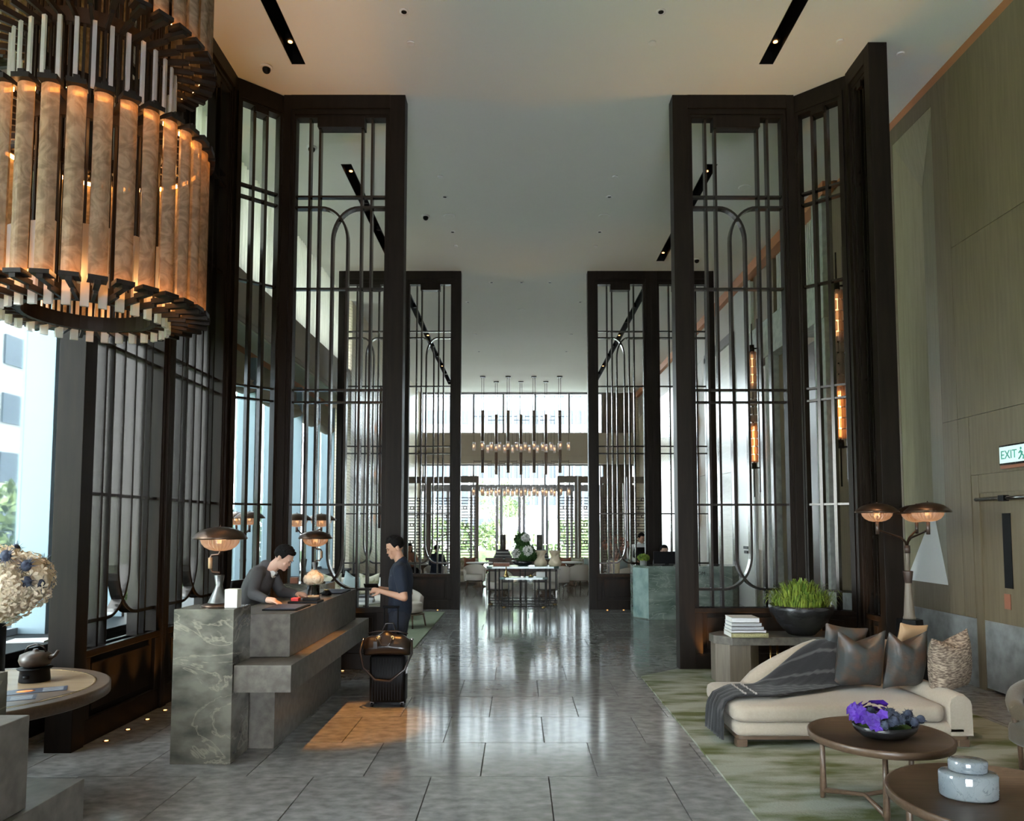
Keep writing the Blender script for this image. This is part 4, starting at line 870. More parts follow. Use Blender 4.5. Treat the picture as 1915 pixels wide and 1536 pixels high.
for i in range(17):
    u = i / 16; x = .32 + 1.60 * u; zt = .34 + .40 * min(1, (u / .42)) ** .7 if u < .42 else .74
    R.append([(x, .84, .12), (x, .80, .30), (x, .84, max(zt - .06, .31)), (x, .90, zt), (x, .97, zt), (x, 1.04, max(zt - .06, .31)), (x, 1.06, .30), (x, 1.04, .12)])
bk_.loft(R).build('backrest', 'cream', so)
for x, y in ((.06, .06), (1.86, .06), (.06, .93), (1.86, .93), (.95, .06)): B(x - .045, x + .045, y - .03, y + .05, .0162, .0749).build('foot', 'walnut', so, bev=.006)
# throw: drapes from the back top over the seat to the left end and down
def throw():
    n, m = 46, 26; vs = []; fs = []
    for i in range(n + 1):
        s = i / n
        for j in range(m + 1):
            v = j / m
            # path: s 0 at backrest top right, s .72 at the left seat edge, then hanging
            f = s / .72
            if s <= .72:
                ya = .93 + (.52 - .93) * f ** 1.2; yb = .86 + (.13 - .86) * min(1, f * 1.25) ** .75
                xa = 1.42 - 1.38 * f; xb = 1.50 - 1.46 * f
                x = xa + (xb - xa) * v; y = ya + (yb - ya) * v
                seat = .385 if x > .06 else .375
                uu = (x - .32) / 1.60; zt = .34 + .40 * min(1, max(uu, 0) / .42) ** .7 if uu < .42 else .74
                # back slope surface
                if uu > 0 and y > .80: z_ = zt
                elif uu > 0 and y > .50: q = (y - .50) / .30; q = q * q * (3 - 2 * q); z_ = seat + (zt - seat) * q
                else: z_ = seat
                z_ = max(z_, seat)
            else:
                g_ = (s - .72) / .28; x = -.005 - .05 * math.sin(min(g_ * 3, 1) * PI / 2) - .02 * g_; y = .52 + (.13 - .52) * v - .03 * g_ * (1 - v) ; y = .80 + (.04 - .80) * v if False else .60 + (.07 - .60) * v; y0_ = .52 + (.13 - .52) * v; k_ = min(1, g_ * 2); y = y0_ * (1 - k_) + y * k_
                z_ = .385 - .025 * min(1, g_ * 6) - .33 * g_ * (1 - .08 * v)
            fold = .010 * math.sin(v * 2 * PI * 5.5) + .005 * math.sin(v * 2 * PI * 11 + s * 6)
            if s <= .72: z_ += .010 + abs(fold) * (.6 + .9 * (1 - f) + .6 * (f > .85))
            else: x += -abs(fold) * 1.9 - .005
            vs.append((x, y, z_ + .006))
    W = m + 1
    for i in range(n):
        for j in range(m): fs.append((i * W + j, i * W + j + 1, (i + 1) * W + j + 1, (i + 1) * W + j))
    return MB().add(vs, fs, True), vs, W, n, m
th_, tv, W_, n_i, m_j = throw()
thr = thing('throw_blanket', 'charcoal striped wool throw draped over the left end of the sofa', 'blanket', (1.76, 6.16, 0))
tho = th_.build('throw', 'throw', thr); q_ = tho.modifiers.new('solid', 'SOLIDIFY'); q_.thickness = .008; q_.offset = 1
for (i0, i1) in ():
    st = MB(); pts = []
    for j in range(m_j + 1):
        for i in (i0, i1 + 1 if i0 != i1 else i0 + 1):
            x, y, z_ = tv[i * W_ + j]; pts.append((x - (.004 if i > 33 else 0), y, z_ + .010))
    if i0 == i1: pts = [p if k % 2 == 0 else tuple(.65 * a + .35 * b for a, b in zip(pts[k - 1], p)) for k, p in enumerate(pts)]
    st.add(pts, [(2 * j, 2 * j + 2, 2 * j + 3, 2 * j + 1) for j in range(m_j)], True); o = st.build('white_stripe', 'throwl', thr)
for i0 in (29, 31):
    st = MB(); pts = []
    for j in range(m_j + 1):
        for fr in (0, .42):
            A = tv[i0 * W_ + j]; B2 = tv[(i0 + 1) * W_ + j]; pts.append(tuple(a * (1 - fr) + b * fr + (.0105 if q == 2 else 0) for q, (a, b) in enumerate(zip(A, B2))))
    st.add(pts, [(2 * j, 2 * j + 2, 2 * j + 3, 2 * j + 1) for j in range(m_j)], True); st.build('white_stripe', 'throwl', thr)
# cushions
def pillow(name, label, loc, rot, w_, h_, th, m, group=None, cat='cushion', kara=0.0):
    n = 14; vs = []; fs = []; rr = random.Random(int(loc[0] * 991) % 97)
    for side in (1, -1):
        for i in range(n + 1):
            for j in range(n + 1):
                u = 2 * i / n - 1; v = 2 * j / n - 1; e = max(0, (1 - u ** 2) * (1 - v ** 2)) ** .42; pin = 1 - .10 * (1 - abs(v) ** 2) * abs(u) ** 4; pin2 = 1 - .10 * (1 - abs(u) ** 2) * abs(v) ** 4
                z_ = v * h_ / 2 * pin2
                if kara and v > .2: z_ -= kara * h_ * ((v - .2) / .8) ** 1.4 * (1 - abs(u)) ** 1.3
                vs.append((u * w_ / 2 * pin, side * th / 2 * e * (1 + .05 * rr.uniform(-1, 1)), z_))
    W = n + 1
    for s in range(2):
        for i in range(n):
            for j in range(n): a = s * W * W + i * W + j; fs.append((a, a + W, a + W + 1, a + 1) if s == 0 else (a, a + 1, a + W + 1, a + W))
    o = MB().add(vs, fs, True).build(name, m, loc=loc, rot=rot, sub=1); return tag(o, label, cat, group)
pillow('scatter_cushion', 'dark burnished velvet cushion on the sofa, leftmost', (3.02, 6.70, .635), (.20, .0, .12), .46, .53, .25, 'antique', kara=.22)
pillow('scatter_cushion', 'dark burnished velvet cushion on the sofa, next to the tweed one', (3.40, 6.66, .635), (.20, .0, .22), .40, .53, .24, 'antique', kara=.22)
pillow('scatter_cushion', 'taupe tweed cushion leaning on the sofa arm', (3.70, 6.50, .64), (.16, -.16, .36), .44, .53, .25, 'tweed', kara=.14)
pillow('scatter_cushion', 'brown velvet cushion behind the leftmost burnished one', (3.0, 6.98, .70), (.2, .12, .0), .40, .40, .14, 'antique')
pillow('scatter_cushion', 'tan pointed cushion behind the sofa back', (3.62, 6.98, .735), (.2, .10, .2), .30, .36, .12, 'tan')

# coffee tables
def tray_table(x, y, h, r, label, legs):
    t = thing('coffee_table', label, 'table', (x, y, .016)); h -= .016
    MB().lathe([(r - .03, h - .055), (r, h - .045), (r + .006, h - .005), (r, h), (r - .014, h), (r - .018, h - .022), (.01, h - .0225)], n=64).build('tray_top', 'walnut', t)
    P = []
    for a in legs:
        q = r * .80; P.append((q * math.cos(a), q * math.sin(a)))
    for (px, py) in P:
        m = MB().tube([(px, py, h - .053), (px, py, .20), (px, py, .06), (px * 1.02, py * 1.02, 0)], [.016, .018, .022, .014], 10).build('leg', 'walnut', t)
    MB().tube([(P[0][0], P[0][1], .05), (P[1][0] * .3 + P[0][0] * .3, P[1][1] * .3 + P[0][1] * .3, .085), (P[1][0], P[1][1], .05)], [.02, .013, .02], 8).build('stretcher', 'walnut', t)
    MB().tube([(P[2][0], P[2][1], .05), ((P[0][0] + P[1][0]) * .3, (P[0][1] + P[1][1]) * .3, .085)], [.02, .013], 8).build('stretcher', 'walnut', t)
    return t
tray_table(2.335, 4.93, .47, .43, 'round walnut tray coffee table holding the violet flowers', (2.75, 4.35, .55))
tray_table(2.50, 3.93, .42, .555, 'lower round walnut tray coffee table holding the blue grey jar, bottom right', (2.6, 4.4, .9))
fb = thing('flower_bowl', 'black bowl packed with violet orchids and blue thistles on the coffee table', 'flowers', (2.36, 4.90, .449), .15)
MB().lathe([(.06, 0), (.10, .008), (.135, .04), (.145, .07), (.135, .07), (.12, .04), (.01, .03)], n=36, sx=1.1, sy=.85).build('bowl', 'bowl', fb); fb.scale = (1.32, 1.32, 1.25)
rr = random.Random(5)
MB().cyl(0, 0, .045, .06, .115, n=20).build('moss_bed', 'moss', fb)
for k in range(34):
    x, y = rr.uniform(-.09, .15), rr.uniform(-.10, .10); c = Vector((x, y - .01, .092 + rr.uniform(0, .035) - .6 * (x * x + y * y))); m = MB().ell(c, (.020, .020, .022), 10, 7)
    for q in range(22):
        d = Vector((rr.gauss(0, 1), rr.gauss(0, 1), rr.gauss(0, 1))).normalized(); u = d.cross(Vector((.2, .9, .3))).normalized() * .0022; m.add([c + d * .018 + u, c + d * .018 - u, c + d * .033], [(0, 1, 2)])
    m.build('thistle', 'thistle', fb)
for k in range(44):
    a = .95 + k * .072; x, y = .150 * math.cos(a) + .01 * rr.uniform(-1, 1), .112 * math.sin(a) + .02 * rr.uniform(-1, 1); c = Vector((x, y, (.125 if k % 2 else .095) + rr.uniform(-.01, .025))); m = MB(); d = Vector((x * 2, y * 1.5 - .10, .12)).normalized(); u = d.cross(Vector((0, 0, 1))).normalized(); v_ = d.cross(u)
    for q in range(5):
        b_ = q * 2 * PI / 5; e = (u * math.cos(b_) + v_ * math.sin(b_)); f_ = (u * -math.sin(b_) + v_ * math.cos(b_)); s = .027
        m.add([c, c + e * s * .6 + f_ * s * .45 + d * .006, c + e * s * 1.05 + d * .004, c + e * s * .6 - f_ * s * .45 + d * .006], [(0, 1, 2, 3)])
    m.build('orchid', 'purple', fb)
jr = thing('lidded_jar', 'pale blue marbled oval lidded jar on the lower coffee table', 'jar', (2.345, 3.99, .400), -.2)
MB().lathe([(.135, 0), (.142, .01), (.142, .115), (.135, .125), (.09, .128)], n=48, sy=.72).build('body', 'jar', jr); MB().lathe([(.086, .129), (.094, .135), (.094, .182), (.088, .189), (.01, .191)], n=48, sy=.72).build('lid', 'jar', jr)

# armchair at the right edge
ac = thing('armchair', 'olive wool armchair with wooden arm post, cut by the right frame edge', 'chair', (3.90, 5.35, .016), .0)
cushion_slab(MB(), -.30, .34, -.30, .34, .20, .355, .12, .02).build('seat', 'olive', ac)
R = []
for i in range(17):
    u = i / 16; a = PI * .93 - PI * .95 * u; x, y = .34 * math.cos(a), .36 * math.sin(a) - .0; h = .50 + .14 * math.sin(PI * u); w_ = .055
    R.append([(x + w_ * math.cos(a) * math.cos(b_), y + w_ * math.sin(a) * math.cos(b_), h - .04 + .055 * math.sin(b_)) for b_ in [k * PI / 5 for k in range(10)]])
R = [[(p[0], p[1] - (.0), p[2]) for p in r] for r in R]
MB().loft(R).build('back_rail', 'olive', ac)
R = []
for i in range(13):
    u = i / 12; a = PI * .78 - PI * .56 * u; x, y = .34 * math.cos(a), .36 * math.sin(a); R.append([(x * 1.06, y * 1.06, .33), (x * .92, y * .92, .33), (x * .94, y * .94, .52), (x * 1.08, y * 1.08, .52)])
MB().loft(R).build('back', 'olive', ac)
for x, y in ((-.27, -.10), (-.24, .22), (.26, -.10), (.24, .24)): MB().tube([(x * .98, y, 0), (x, y, .25), (x * 1.12, y + .02, .43)], [.014, .02, .016], 8).build('arm_post', 'walnut', ac)

# three headed floor lamp
def floor_lamp(x, y, heads, label, s=1.0, h=1.955):
    t = thing('floor_lamp', label, 'lamp', (x, y, 0))
    MB().loft([[(r * math.cos(PI / 3 * k + .5), r * math.sin(PI / 3 * k + .5), z_) for k in range(6)] for r, z_ in ((.20, 0), (.19, .03), (.125, .83 * s))], False).build('stone_plinth', 'black', t, bev=.004)
    MB().lathe([(.062, .83 * s), (.062, .85 * s), (.056, .86 * s), (.034, 1.19 * s), (.030, 1.22 * s)], n=20).build('cone_post', 'oakdark', t)
    MB().lathe([(.03, 1.2 * s), (.034, 1.21 * s), (.05, 1.32 * s), (.05, 1.33 * s), (.02, 1.335 * s)], n=20).build('collar', 'brown', t)
    MB().cyl(0, 0, 1.335 * s, 1.60 * s, .022, n=14).build('stem', 'oakdark', t); MB().cyl(0, 0, 1.52 * s, 1.60 * s, .030, n=14).build('clamp', 'brown', t)
    for (dx, dy) in heads:
        MB().tube([(0, 0, 1.58 * s), (dx * .06, dy * .06, 1.64 * s), (dx * .2, dy * .2, 1.68 * s), (dx * .9, dy * .9, 1.755 * s), (dx, dy, 1.755 * s)], .011, 8).build('branch_arm', 'lampmetal', t)
        e = bpy.data.objects.new('lamp_head', None); C.objects.link(e); e.parent = t; e.location = (dx, dy, 0)
        MB().cyl(0, 0, 1.72 * s, h - .11, .018, n=12).build('holder', 'brown', e); lampshade(e, h, .215)
        light('lamp_glow', 'POINT', (0, 0, h - .045), 1.5, (1, .55, .28), parent=e, shadow_soft_size=.05)
floor_lamp(4.12, 7.95, [(-.38, -.15), (.0, -.42), (.28, .32)], 'three headed bronze dome floor lamp on a black stone plinth, right')
floor_lamp(-3.98, 10.9, [(.12, -.1), (-.2, .25)], 'two headed floor lamp behind the left angled screen', 1.0, 1.93)
floor_lamp(-3.1, 10.9, [(-.05, -.2), (.22, .1)], 'two headed floor lamp behind the second table lamp', 1.0, 1.90)
# ================================================================== GREEN MARBLE DESK
gd = thing('host_desk', 'green marble host desk with chamfered corners right of the passage', 'desk', (2.30, 14.62, 0))
gp = [(.24, 0), (1.87, 0), (2.10, .4), (2.10, .75), (0, .75), (0, .42)]
MB().prism(gp, 0, 1.0).build('body', 'green', gd, bev=.003); MB().prism([(x * 1.002 - .002, y * 1.0 - .004) for x, y in gp], 1.0001, 1.03).build('top', 'green', gd)
MB().prism([(-.0, .415), (.235, -.002), (.24, 0), (.24, .01), (.01, .43)], .02, .99).build('aqua_facet', 'aqua', gd)
text('ROOM', .085, 'black', gd, (1.21, -.003, .89), (PI / 2, 0, 0), .001)
mo = thing('monitor', 'black computer monitor on the green desk', 'monitor', (2.98, 15.0, 1.031)); B(-.27, .27, -.015, .015, .03, .27).build('screen', 'black', mo, bev=.005); B(-.04, .04, .016, .03, .01, .15).build('neck', 'black', mo); B(-.11, .11, -.06, .09, 0, .012).build('foot', 'black', mo)
pp = thing('potted_plant', 'small round green plant in a grey cylinder pot on the green desk', 'plant', (2.50, 14.95, 1.031)); MB().lathe([(.062, 0), (.068, .01), (.068, .10), (.06, .10), (.055, .08), (.01, .08)], n=20).build('pot', 'slate', pp)
m = MB(); leafball(m, (0, 0, .15), (.12, .12, .08), 500, .022, R_); m.build('foliage', 'leaf', pp)['kind'] = 'stuff'
tag(MB().box(-.12, .12, -.09, .09, 0, .02).build('desk_register', 'black', loc=(3.95, 15.0, 1.031), bev=.003), 'flat black folder at the right end of the green desk', 'folder')

# ================================================================== CENTRE DISPLAY TABLES
def display(x, y, wd, dp, h, label, k):
    t = thing('display_table', label, 'table', (x, y, 0)); W = wd / 2; D = dp / 2
    MB().prism(oct_(-W, W, -D, D, .12), h - .05, h).build('marble_top', 'aqua', t, bev=.003)
    f = MB()
    for px in [-W + .05, -W + .20, -W + .29, -.06, .06, W - .29, W - .20, W - .05]:
        for py in (-D + .05, D - .05): B(px - .011, px + .011, py - .011, py + .011, .02, h - .051).build('metal_rod', 'bronze', t)
    for z in (.03, .09, h - .10): f.box(-W + .04, W - .04, -D + .04, -D + .06, z - .01, z + .01).box(-W + .04, W - .04, D - .06, D - .04, z - .01, z + .01).box(-W + .04, -W + .06, -D + .04, D - .04, z - .01, z + .01).box(W - .06, W - .04, -D + .04, D - .04, z - .01, z + .01)
    f.build('rail_frame', 'bronze', t)
    for px in (-W + .1, W - .1): MB().cyl(px, -D + .06, 0, .02, .05, n=12).build('brass_foot', 'brass', t)
display(.12, 17.75, 1.68, .7, .875, 'taller pale green marble display table with the flowers, centre of the passage', 0)
display(.14, 17.0, 1.08, .45, .665, 'lower pale green marble display table in front of the taller one', 1)
tp_ = thing('topiary_bouquet', 'green ball bouquet with white flowers in a dark bowl on the display table', 'flowers', (.13, 17.7, .8755))
MB().lathe([(.10, 0), (.22, .04), (.28, .12), (.26, .12), (.2, .05), (.01, .03)], n=24).build('bowl', 'bowl', tp_)
for (cx, cz, r, nme) in ((.02, .33, .30, 'lower_ball'), (-.02, .62, .20, 'upper_ball'), (.16, .24, .17, 'side_ball')):
    m = MB(); leafball(m, (cx, 0, cz), (r, r * .9, r * .85), 900, .03, R_); m.ell((cx, 0, cz), (r * .85, r * .75, r * .72), 14, 9); m.build(nme, 'moss', tp_)
for (cx, cy, cz, r) in ((-.17, -.2, .30, .11), (.10, -.27, .36, .12), (.06, -.19, .66, .10)):
    m = MB(); leafball(m, (cx, cy, cz), (r, r * .5, r), 160, .035, R_); m.build('white_flower', 'petalw', tp_)
for k, (x, l) in enumerate(((.54, 'cream twisted vase on the display table, left of the pair'), (.88, 'cream twisted vase on the display table, right of the pair'))):
    t = thing('twisted_vase', l, 'vase', (x, 17.72, .8755)); R = []
    for i in range(15):
        u = i / 14; r = .115 + .035 * math.sin(u * PI * 2.3); tw = u * 2; R.append([((r + .018 * math.cos(4 * b_)) * math.cos(b_ + tw), (r + .018 * math.cos(4 * b_)) * math.sin(b_ + tw), .36 * u) for b_ in [q * PI / 12 for q in range(24)]])
    MB().loft(R).build('body', 'petal', t); MB().cyl(0, 0, .3601, .366, .09, n=16).build('mouth', 'oakdark', t)
tag(B(-.19, .19, -.12, .12, 0, .07).build('keepsake_box', 'rust', loc=(-.38, 17.7, .8755), bev=.004), 'flat brown box at the left end of the taller display table', 'box')
gb = thing('gold_cone', 'small gold cone ornament on the lower display table', 'ornament', (-.26, 17.0, .6655)); MB().lathe([(.065, 0), (.05, .03), (.015, .14), (.006, .24)], n=16).build('cone', 'brass', gb); MB().ell((0, 0, .245), (.012, .012, .012), 8, 6).build('tip', 'brass', gb)
gc = thing('gold_dish', 'small gold dish on the lower display table, right half', 'dish', (.30, 17.0, .6655)); MB().lathe([(.05, 0), (.08, .02), (.085, .03), (.07, .025), (.01, .01)], n=16).build('dish', 'brass', gc); MB().ell((0, 0, .035), (.03, .03, .02), 8, 6).build('lid_knob', 'brass', gc)
cd = thing('sign_card', 'white folded card standing on the lower display table', 'card', (.52, 17.0, .6655)); B(-.10, .10, -.03, -.027, 0, .11).build('front', 'white', cd); B(-.10, .10, .02, .023, 0, .11).build('back', 'white', cd)

# tub chairs and tables of the far seating
def tub():
    t = thing('tub_chair', 'x', 'chair', (0, 0, 0), 0, 'ivory tub chairs of the far seating')
    MB().loft([[(r * math.cos(b_), r * .95 * math.sin(b_), z) for b_ in [q * PI / 10 for q in range(20)]] for r, z in ((.24, .26), (.27, .28), (.27, .40), (.24, .43))]).build('seat', 'creamw', t)
    R = []
    for i in range(19):
        u = i / 18; a = -PI * .15 + PI * 1.3 * u; h = .52 + .17 * math.sin(PI * u) ** .8; R.append([(.31 * math.cos(a), .30 * math.sin(a), .24), (.25 * math.cos(a), .24 * math.sin(a), .24), (.26 * math.cos(a), .25 * math.sin(a), h), (.30 * math.cos(a), .29 * math.sin(a), h + .015), (.335 * math.cos(a), .325 * math.sin(a), h - .01)])
    MB().loft(R).build('back', 'creamw', t)
    MB().lathe([(.25, .225), (.29, .225), (.29, .239), (.25, .239)], n=20).build('frame', 'oak', t)
    for sx in (-1, 1):
        for sy in (-1, 1): MB().tube([(.20 * sx, .19 * sy, .225), (.24 * sx, .22 * sy, 0)], [.02, .012], 8).build('leg', 'walnut', t)
    return t
t0 = tub()
tl = [(-1.24, 21.7, PI, 'ivory tub chair seen from behind, left of the display tables'), (1.76, 22.0, .5, 'ivory tub chair beside the right post'), (-.46, 18.7, PI, 'ivory tub chair behind the display tables, left'), (.70, 18.7, PI, 'ivory tub chair behind the display tables, right'), (1.15, 21.2, .3, 'ivory tub chair turned toward the table, right of the display tables'), (-2.35, 21.5, PI, 'ivory tub chair of the seated man, left screen'), (3.0, 20.5, .3, 'ivory tub chair behind the second row right screen')]
for k, (x, y, a, l) in enumerate(tl):
    o = t0 if k == 0 else dup(t0); o.location = (x, y, 0); o.rotation_euler = (0, 0, a + PI); o['label'] = l
def bistro(x, y, r, label):
    t = thing('bistro_table', label, 'table', (x, y, 0)); MB().lathe([(r - .02, .69), (r, .70), (r, .725), (.01, .73)], n=32).build('top', 'panelwhite', t); MB().lathe([(.20, 0), (.20, .02), (.10, .06), (.13, .18), (.05, .32), (.06, .5), (.16, .69)], n=20).build('pedestal', 'walnut', t)
bistro(-1.15, 22.6, .40, 'round pale topped table behind the left tub chair'); bistro(1.6, 22.9, .40, 'round pale topped table behind the right tub chair'); bistro(-.42, 19.6, .42, 'round pale topped table behind the display tables, left'); bistro(.72, 19.6, .42, 'round pale topped table behind the display tables, right'); bistro(-2.75, 22.1, .42, 'round table with dishes between the seated couple')
for k, (x, y) in enumerate(((-2.85, 22.0), (-2.62, 22.15), (-2.70, 21.92))):
    t = thing('tea_cup', ['white cup nearest the woman', 'white cup between the couple', 'white cup nearest the table edge'][k] + ' on the table with dishes', 'cup', (x, y, .7305), 0, 'cups of the seated couple'); MB().lathe([(.03, 0), (.045, .05), (.04, .05), (.025, .01), (.005, .008)], n=14).build('cup', 'white', t); MB().tube([(.04, 0, .04), (.062, 0, .03), (.035, 0, .015)], .005, 6).build('handle', 'white', t)
def banq(x0, x1, y, label, rz=0):
    t = thing('banquette', label, 'sofa', ((x0 + x1) / 2, y, 0), rz); W = (x1 - x0) / 2
    cushion_slab(MB(), -W, W, -.35, .35, .08, .30, .06, 0).build('base', 'creamw', t); cushion_slab(MB(), -W, W, -.36, .25, .302, .44, .07, .02).build('seat_cushion', 'creamw', t); cushion_slab(MB(), -W, W, .26, .45, .30, .78, .05, 0).build('backrest', 'creamw', t)
    for sx in (-1, 1): B(sx * (W - .08) - .03, sx * (W - .08) + .03, -.25, -.19, 0, .079).build('foot', 'walnut', t)
banq(-2.1, -1.25, 23.6, 'ivory banquette left of the garden doors'); banq(1.35, 2.5, 23.6, 'ivory banquette right of the garden doors'); banq(-4.0, -2.4, 23.7, 'ivory banquette behind the seated couple'); banq(2.7, 4.3, 22.4, 'ivory banquette behind the right second row screen')
pv = [(-1.85, 23.5, 'cushg', 'leaf print cushion on the banquette left of the doors'), (-1.5, 23.5, 'rust', 'rust leather cushion on the banquette left of the doors'), (1.5, 23.5, 'rust', 'rust leather cushion on the banquette right of the doors'), (1.85, 23.5, 'cushg', 'leaf print cushion on the banquette right of the doors'), (2.25, 23.5, 'cushb', 'pale blue cushion on the banquette right of the doors'), (-3.2, 23.6, 'cushb', 'pale blue cushion behind the seated couple'), (3.1, 22.3, 'cushb', 'pale blue cushion behind the right second row screen'), (3.7, 22.3, 'cushg', 'leaf print cushion behind the right second row screen')]
for x, y, m, l in pv: pillow('seat_cushion', l, (x, y + .06, .675), (.12, 0, .1), .38, .36, .11, m, kara=.15)
def slatchair(x, y, label):
    t = thing('slat_chair', label, 'chair', (x, y, 0)); cushion_slab(MB(), -.27, .27, -.27, .27, .36, .44, .05, .01).build('seat', 'rust', t)
    B(-.28, .28, -.30, -.26, .72, .80).build('top_rail', 'walnut', t, bev=.01)
    for k in range(7): B(-.24 + k * .08 - .012, -.24 + k * .08 + .012, -.295, -.265, .44, .72).build('slat', 'walnut', t)
    for sx in (-1, 1):
        for sy in (-1, 1): MB().tube([(.24 * sx, .24 * sy, .37), (.25 * sx, .26 * sy, 0)], .018, 8).build('leg', 'walnut', t)
slatchair(-.75, 24.3, 'brown slat back chair beyond the display tables, left'); slatchair(-.12, 24.3, 'brown slat back chair beyond the display tables, next to the topiary')
sb = thing('sideboard', 'low sideboard under the garden doors', 'cabinet', (.12, 25.5, 0)); B(-1.1, 1.1, -.2, .2, .08, .70).build('body', 'walnut', sb); B(-1.15, 1.15, -.24, .24, .701, .74).build('top', 'aqua', sb)
for x in (-1, 1): B(x - .03, x + .03, -.15, .15, 0, .079).build('foot', 'walnut', sb)
for s, q in ((-1, 'left'), (1, 'right')):
    z = .7405
    for k, wd in enumerate((.62, .56, .50, .46, .40)):
        B(-wd / 2, wd / 2, -.15, .15, 0, .055).build('stacked_book', ['dk', 'greybk', 'dk', 'whitebk', 'dk'][k], loc=(.12 + s * .62, 25.5, z), bev=.003)
        o = [c for c in C.objects if c.name.startswith('stacked_book')][-1]; tag(o, f'wide book on the {q} end of the sideboard, {["lowest", "second", "middle", "fourth", "top"][k]} in its stack', 'book', 'books on the sideboard'); z += .0555
    tag(MB().lathe([(.09, 0), (.10, .01), (.10, .50), (.09, .51)], n=20).build('cylinder_vase', 'pewter', loc=(.12 + s * .62, 25.5, z)), f'tall grey green cylinder vase on the {q} book stack', 'vase')

# left bay beyond the screen: sofa, pillows, low table
banq(-4.0, -2.3, 14.5, 'ivory window sofa in the left bay behind the first screen'); [o for o in C.objects if o.name.startswith('banquette')][-1].location.z = .0146
for k, (x, m, l) in enumerate(((-3.6, 'cushg', 'leaf print cushion at the left of the bay sofa'), (-3.2, 'cushb', 'pale blue cushion on the bay sofa'), (-2.87, 'cushg', 'leaf print cushion in the middle of the bay sofa'), (-2.5, 'white', 'white cushion at the right of the bay sofa'))): pillow('bay_cushion', l, (x, 14.6, .70), (.2, .3 * (k % 2), .1), .40, .42, .15, m, kara=.15)
lt = thing('side_table', 'round pale side table with books in the left bay', 'table', (-2.55, 12.6, .0145)); MB().lathe([(.28, .50), (.30, .51), (.30, .53), (.01, .532)], n=28).build('top', 'panelwhite', lt); MB().lathe([(.2, 0), (.18, .02), (.03, .04), (.03, .5)], n=20).build('stem', 'walnut', lt)
z = .5466 + .0005
for k in range(3): tag(B(-.15, .15, -.11, .11, 0, .035).build('bay_book', ['greybk', 'whitebk', 'dk'][k], loc=(-2.55, 12.6, z), rot=.1 * k), f'book on the side table in the left bay, {["bottom", "middle", "top"][k]} of the stack', 'book'); z += .0356
wc = dup(t0, (-1.95, 13.5, .0145), 1.2, 'ivory tub chair in the left bay behind the standing man')

# ================================================================== LUGGAGE
su = thing('rolling_suitcase', 'black upright rolling suitcase beside the reception desk', 'suitcase', (-1.305, 7.70, 0))
MB().loft([[(x, y, z) for x, y in rpoly(-.18 + i_, .18 - i_, -.11 + i_, .11 - i_, .04)] for z, i_ in ((.045, .02), (.055, .0), (.49, 0), (.505, .02))]).build('shell', 'black', su)
rb = MB()
for k in range(11): rb.box(-.15 + k * .028, -.144 + k * .028, -.116, -.1095, .07, .48)
rb.build('ribs', 'black', su)
for sx in (-1, 1):
    for sy in (-1, 1): w_0 = MB().tube([(sx * .15 - .012, sy * .085, .024), (sx * .15 + .012, sy * .085, .024)], .024, 14).build('wheel', 'black', su); B(sx * .15 - .016, sx * .15 + .016, sy * .085 - .012, sy * .085 + .012, .03, .05).build('wheel_fork', 'aludark', w_0)
for sx in (-1, 1): MB().tube([(sx * .07, .10, .48), (sx * .07, .10, .97)], .008, 8).build('handle_tube', 'black', su)
MB().tube([(-.085, .10, .97), (.085, .10, .97)], .013, 10).build('grip', 'black', su)
B(.181, .19, -.03, .03, .32, .38).build('side_latch', 'chrome', su)
ba = thing('leather_holdall', 'dark brown leather holdall with hanging tag resting on the suitcase', 'bag', (-1.31, 7.655, .5055))
R = []
for i in range(15):
    u = i / 14; x = -.235 + .47 * u; e = (1 - abs(2 * u - 1) ** 5) ** .5 * .98 + .02; hz = .235 * (.86 + .14 * math.cos((2 * u - 1) * 2.2)) * (1 - .12 * abs(2 * u - 1)); d_ = .12 * (.55 + .45 * e)
    R.append([(x, d_ * (1.0 * math.copysign(abs(math.cos(b_)) ** .8, math.cos(b_)) if math.sin(b_) < .2 else math.cos(b_) * .75), hz / 2 * (1 + math.sin(b_) ** 1 * (1 if math.sin(b_) > 0 else .999)) + (.012 * math.sin(u * 17) if math.sin(b_) > .3 else 0)) for b_ in [q * PI / 10 for q in range(20)]])
MB().loft(R).build('body', 'leather', ba)
MB().tube([(-.20, 0, .215), (-.1, 0, .236), (.1, 0, .236), (.20, 0, .212)], .007, 8).build('zip_welt', 'leather', ba)
for sy, dr_ in ((-1, -.085), (1, .10)):
    MB().tube([(-.075, sy * .075, .20), (-.07, sy * .12, .20 + dr_ * .4), (-.045, sy * .13, .20 + dr_), (.03, sy * .13, .20 + dr_), (.055, sy * .12, .20 + dr_ * .4), (.06, sy * .075, .20)], .008, 8).build('carry_handle', 'leather', ba)
    for x in (-.075, .06): B(x - .012, x + .012, sy * .09 - .006, sy * .09 + .006, .17, .205).build('handle_tab', 'brass', ba)
B(-.125, -.085, -.130, -.124, .08, .155).build('luggage_tag', 'leather', ba, bev=.004)
MB().tube([(-.105, -.127, .155), (-.09, -.12, .20)], .003, 6).build('tag_loop', 'brass', ba)
MB().tube([(-.24, -.02, .17), (-.265, -.08, .05), (-.22, -.135, -.10), (-.10, -.145, -.22), (.05, -.15, -.23), (.19, -.14, -.12), (.255, -.08, .03), (.245, -.02, .15)], .011, 8).build('shoulder_strap', 'leather', ba)
for sx in (-1, 1): MB().lathe([(.012, -.012), (.018, 0), (.012, .012)], (sx * .245, -.02, .16), 10).build('ring', 'chrome', ba)

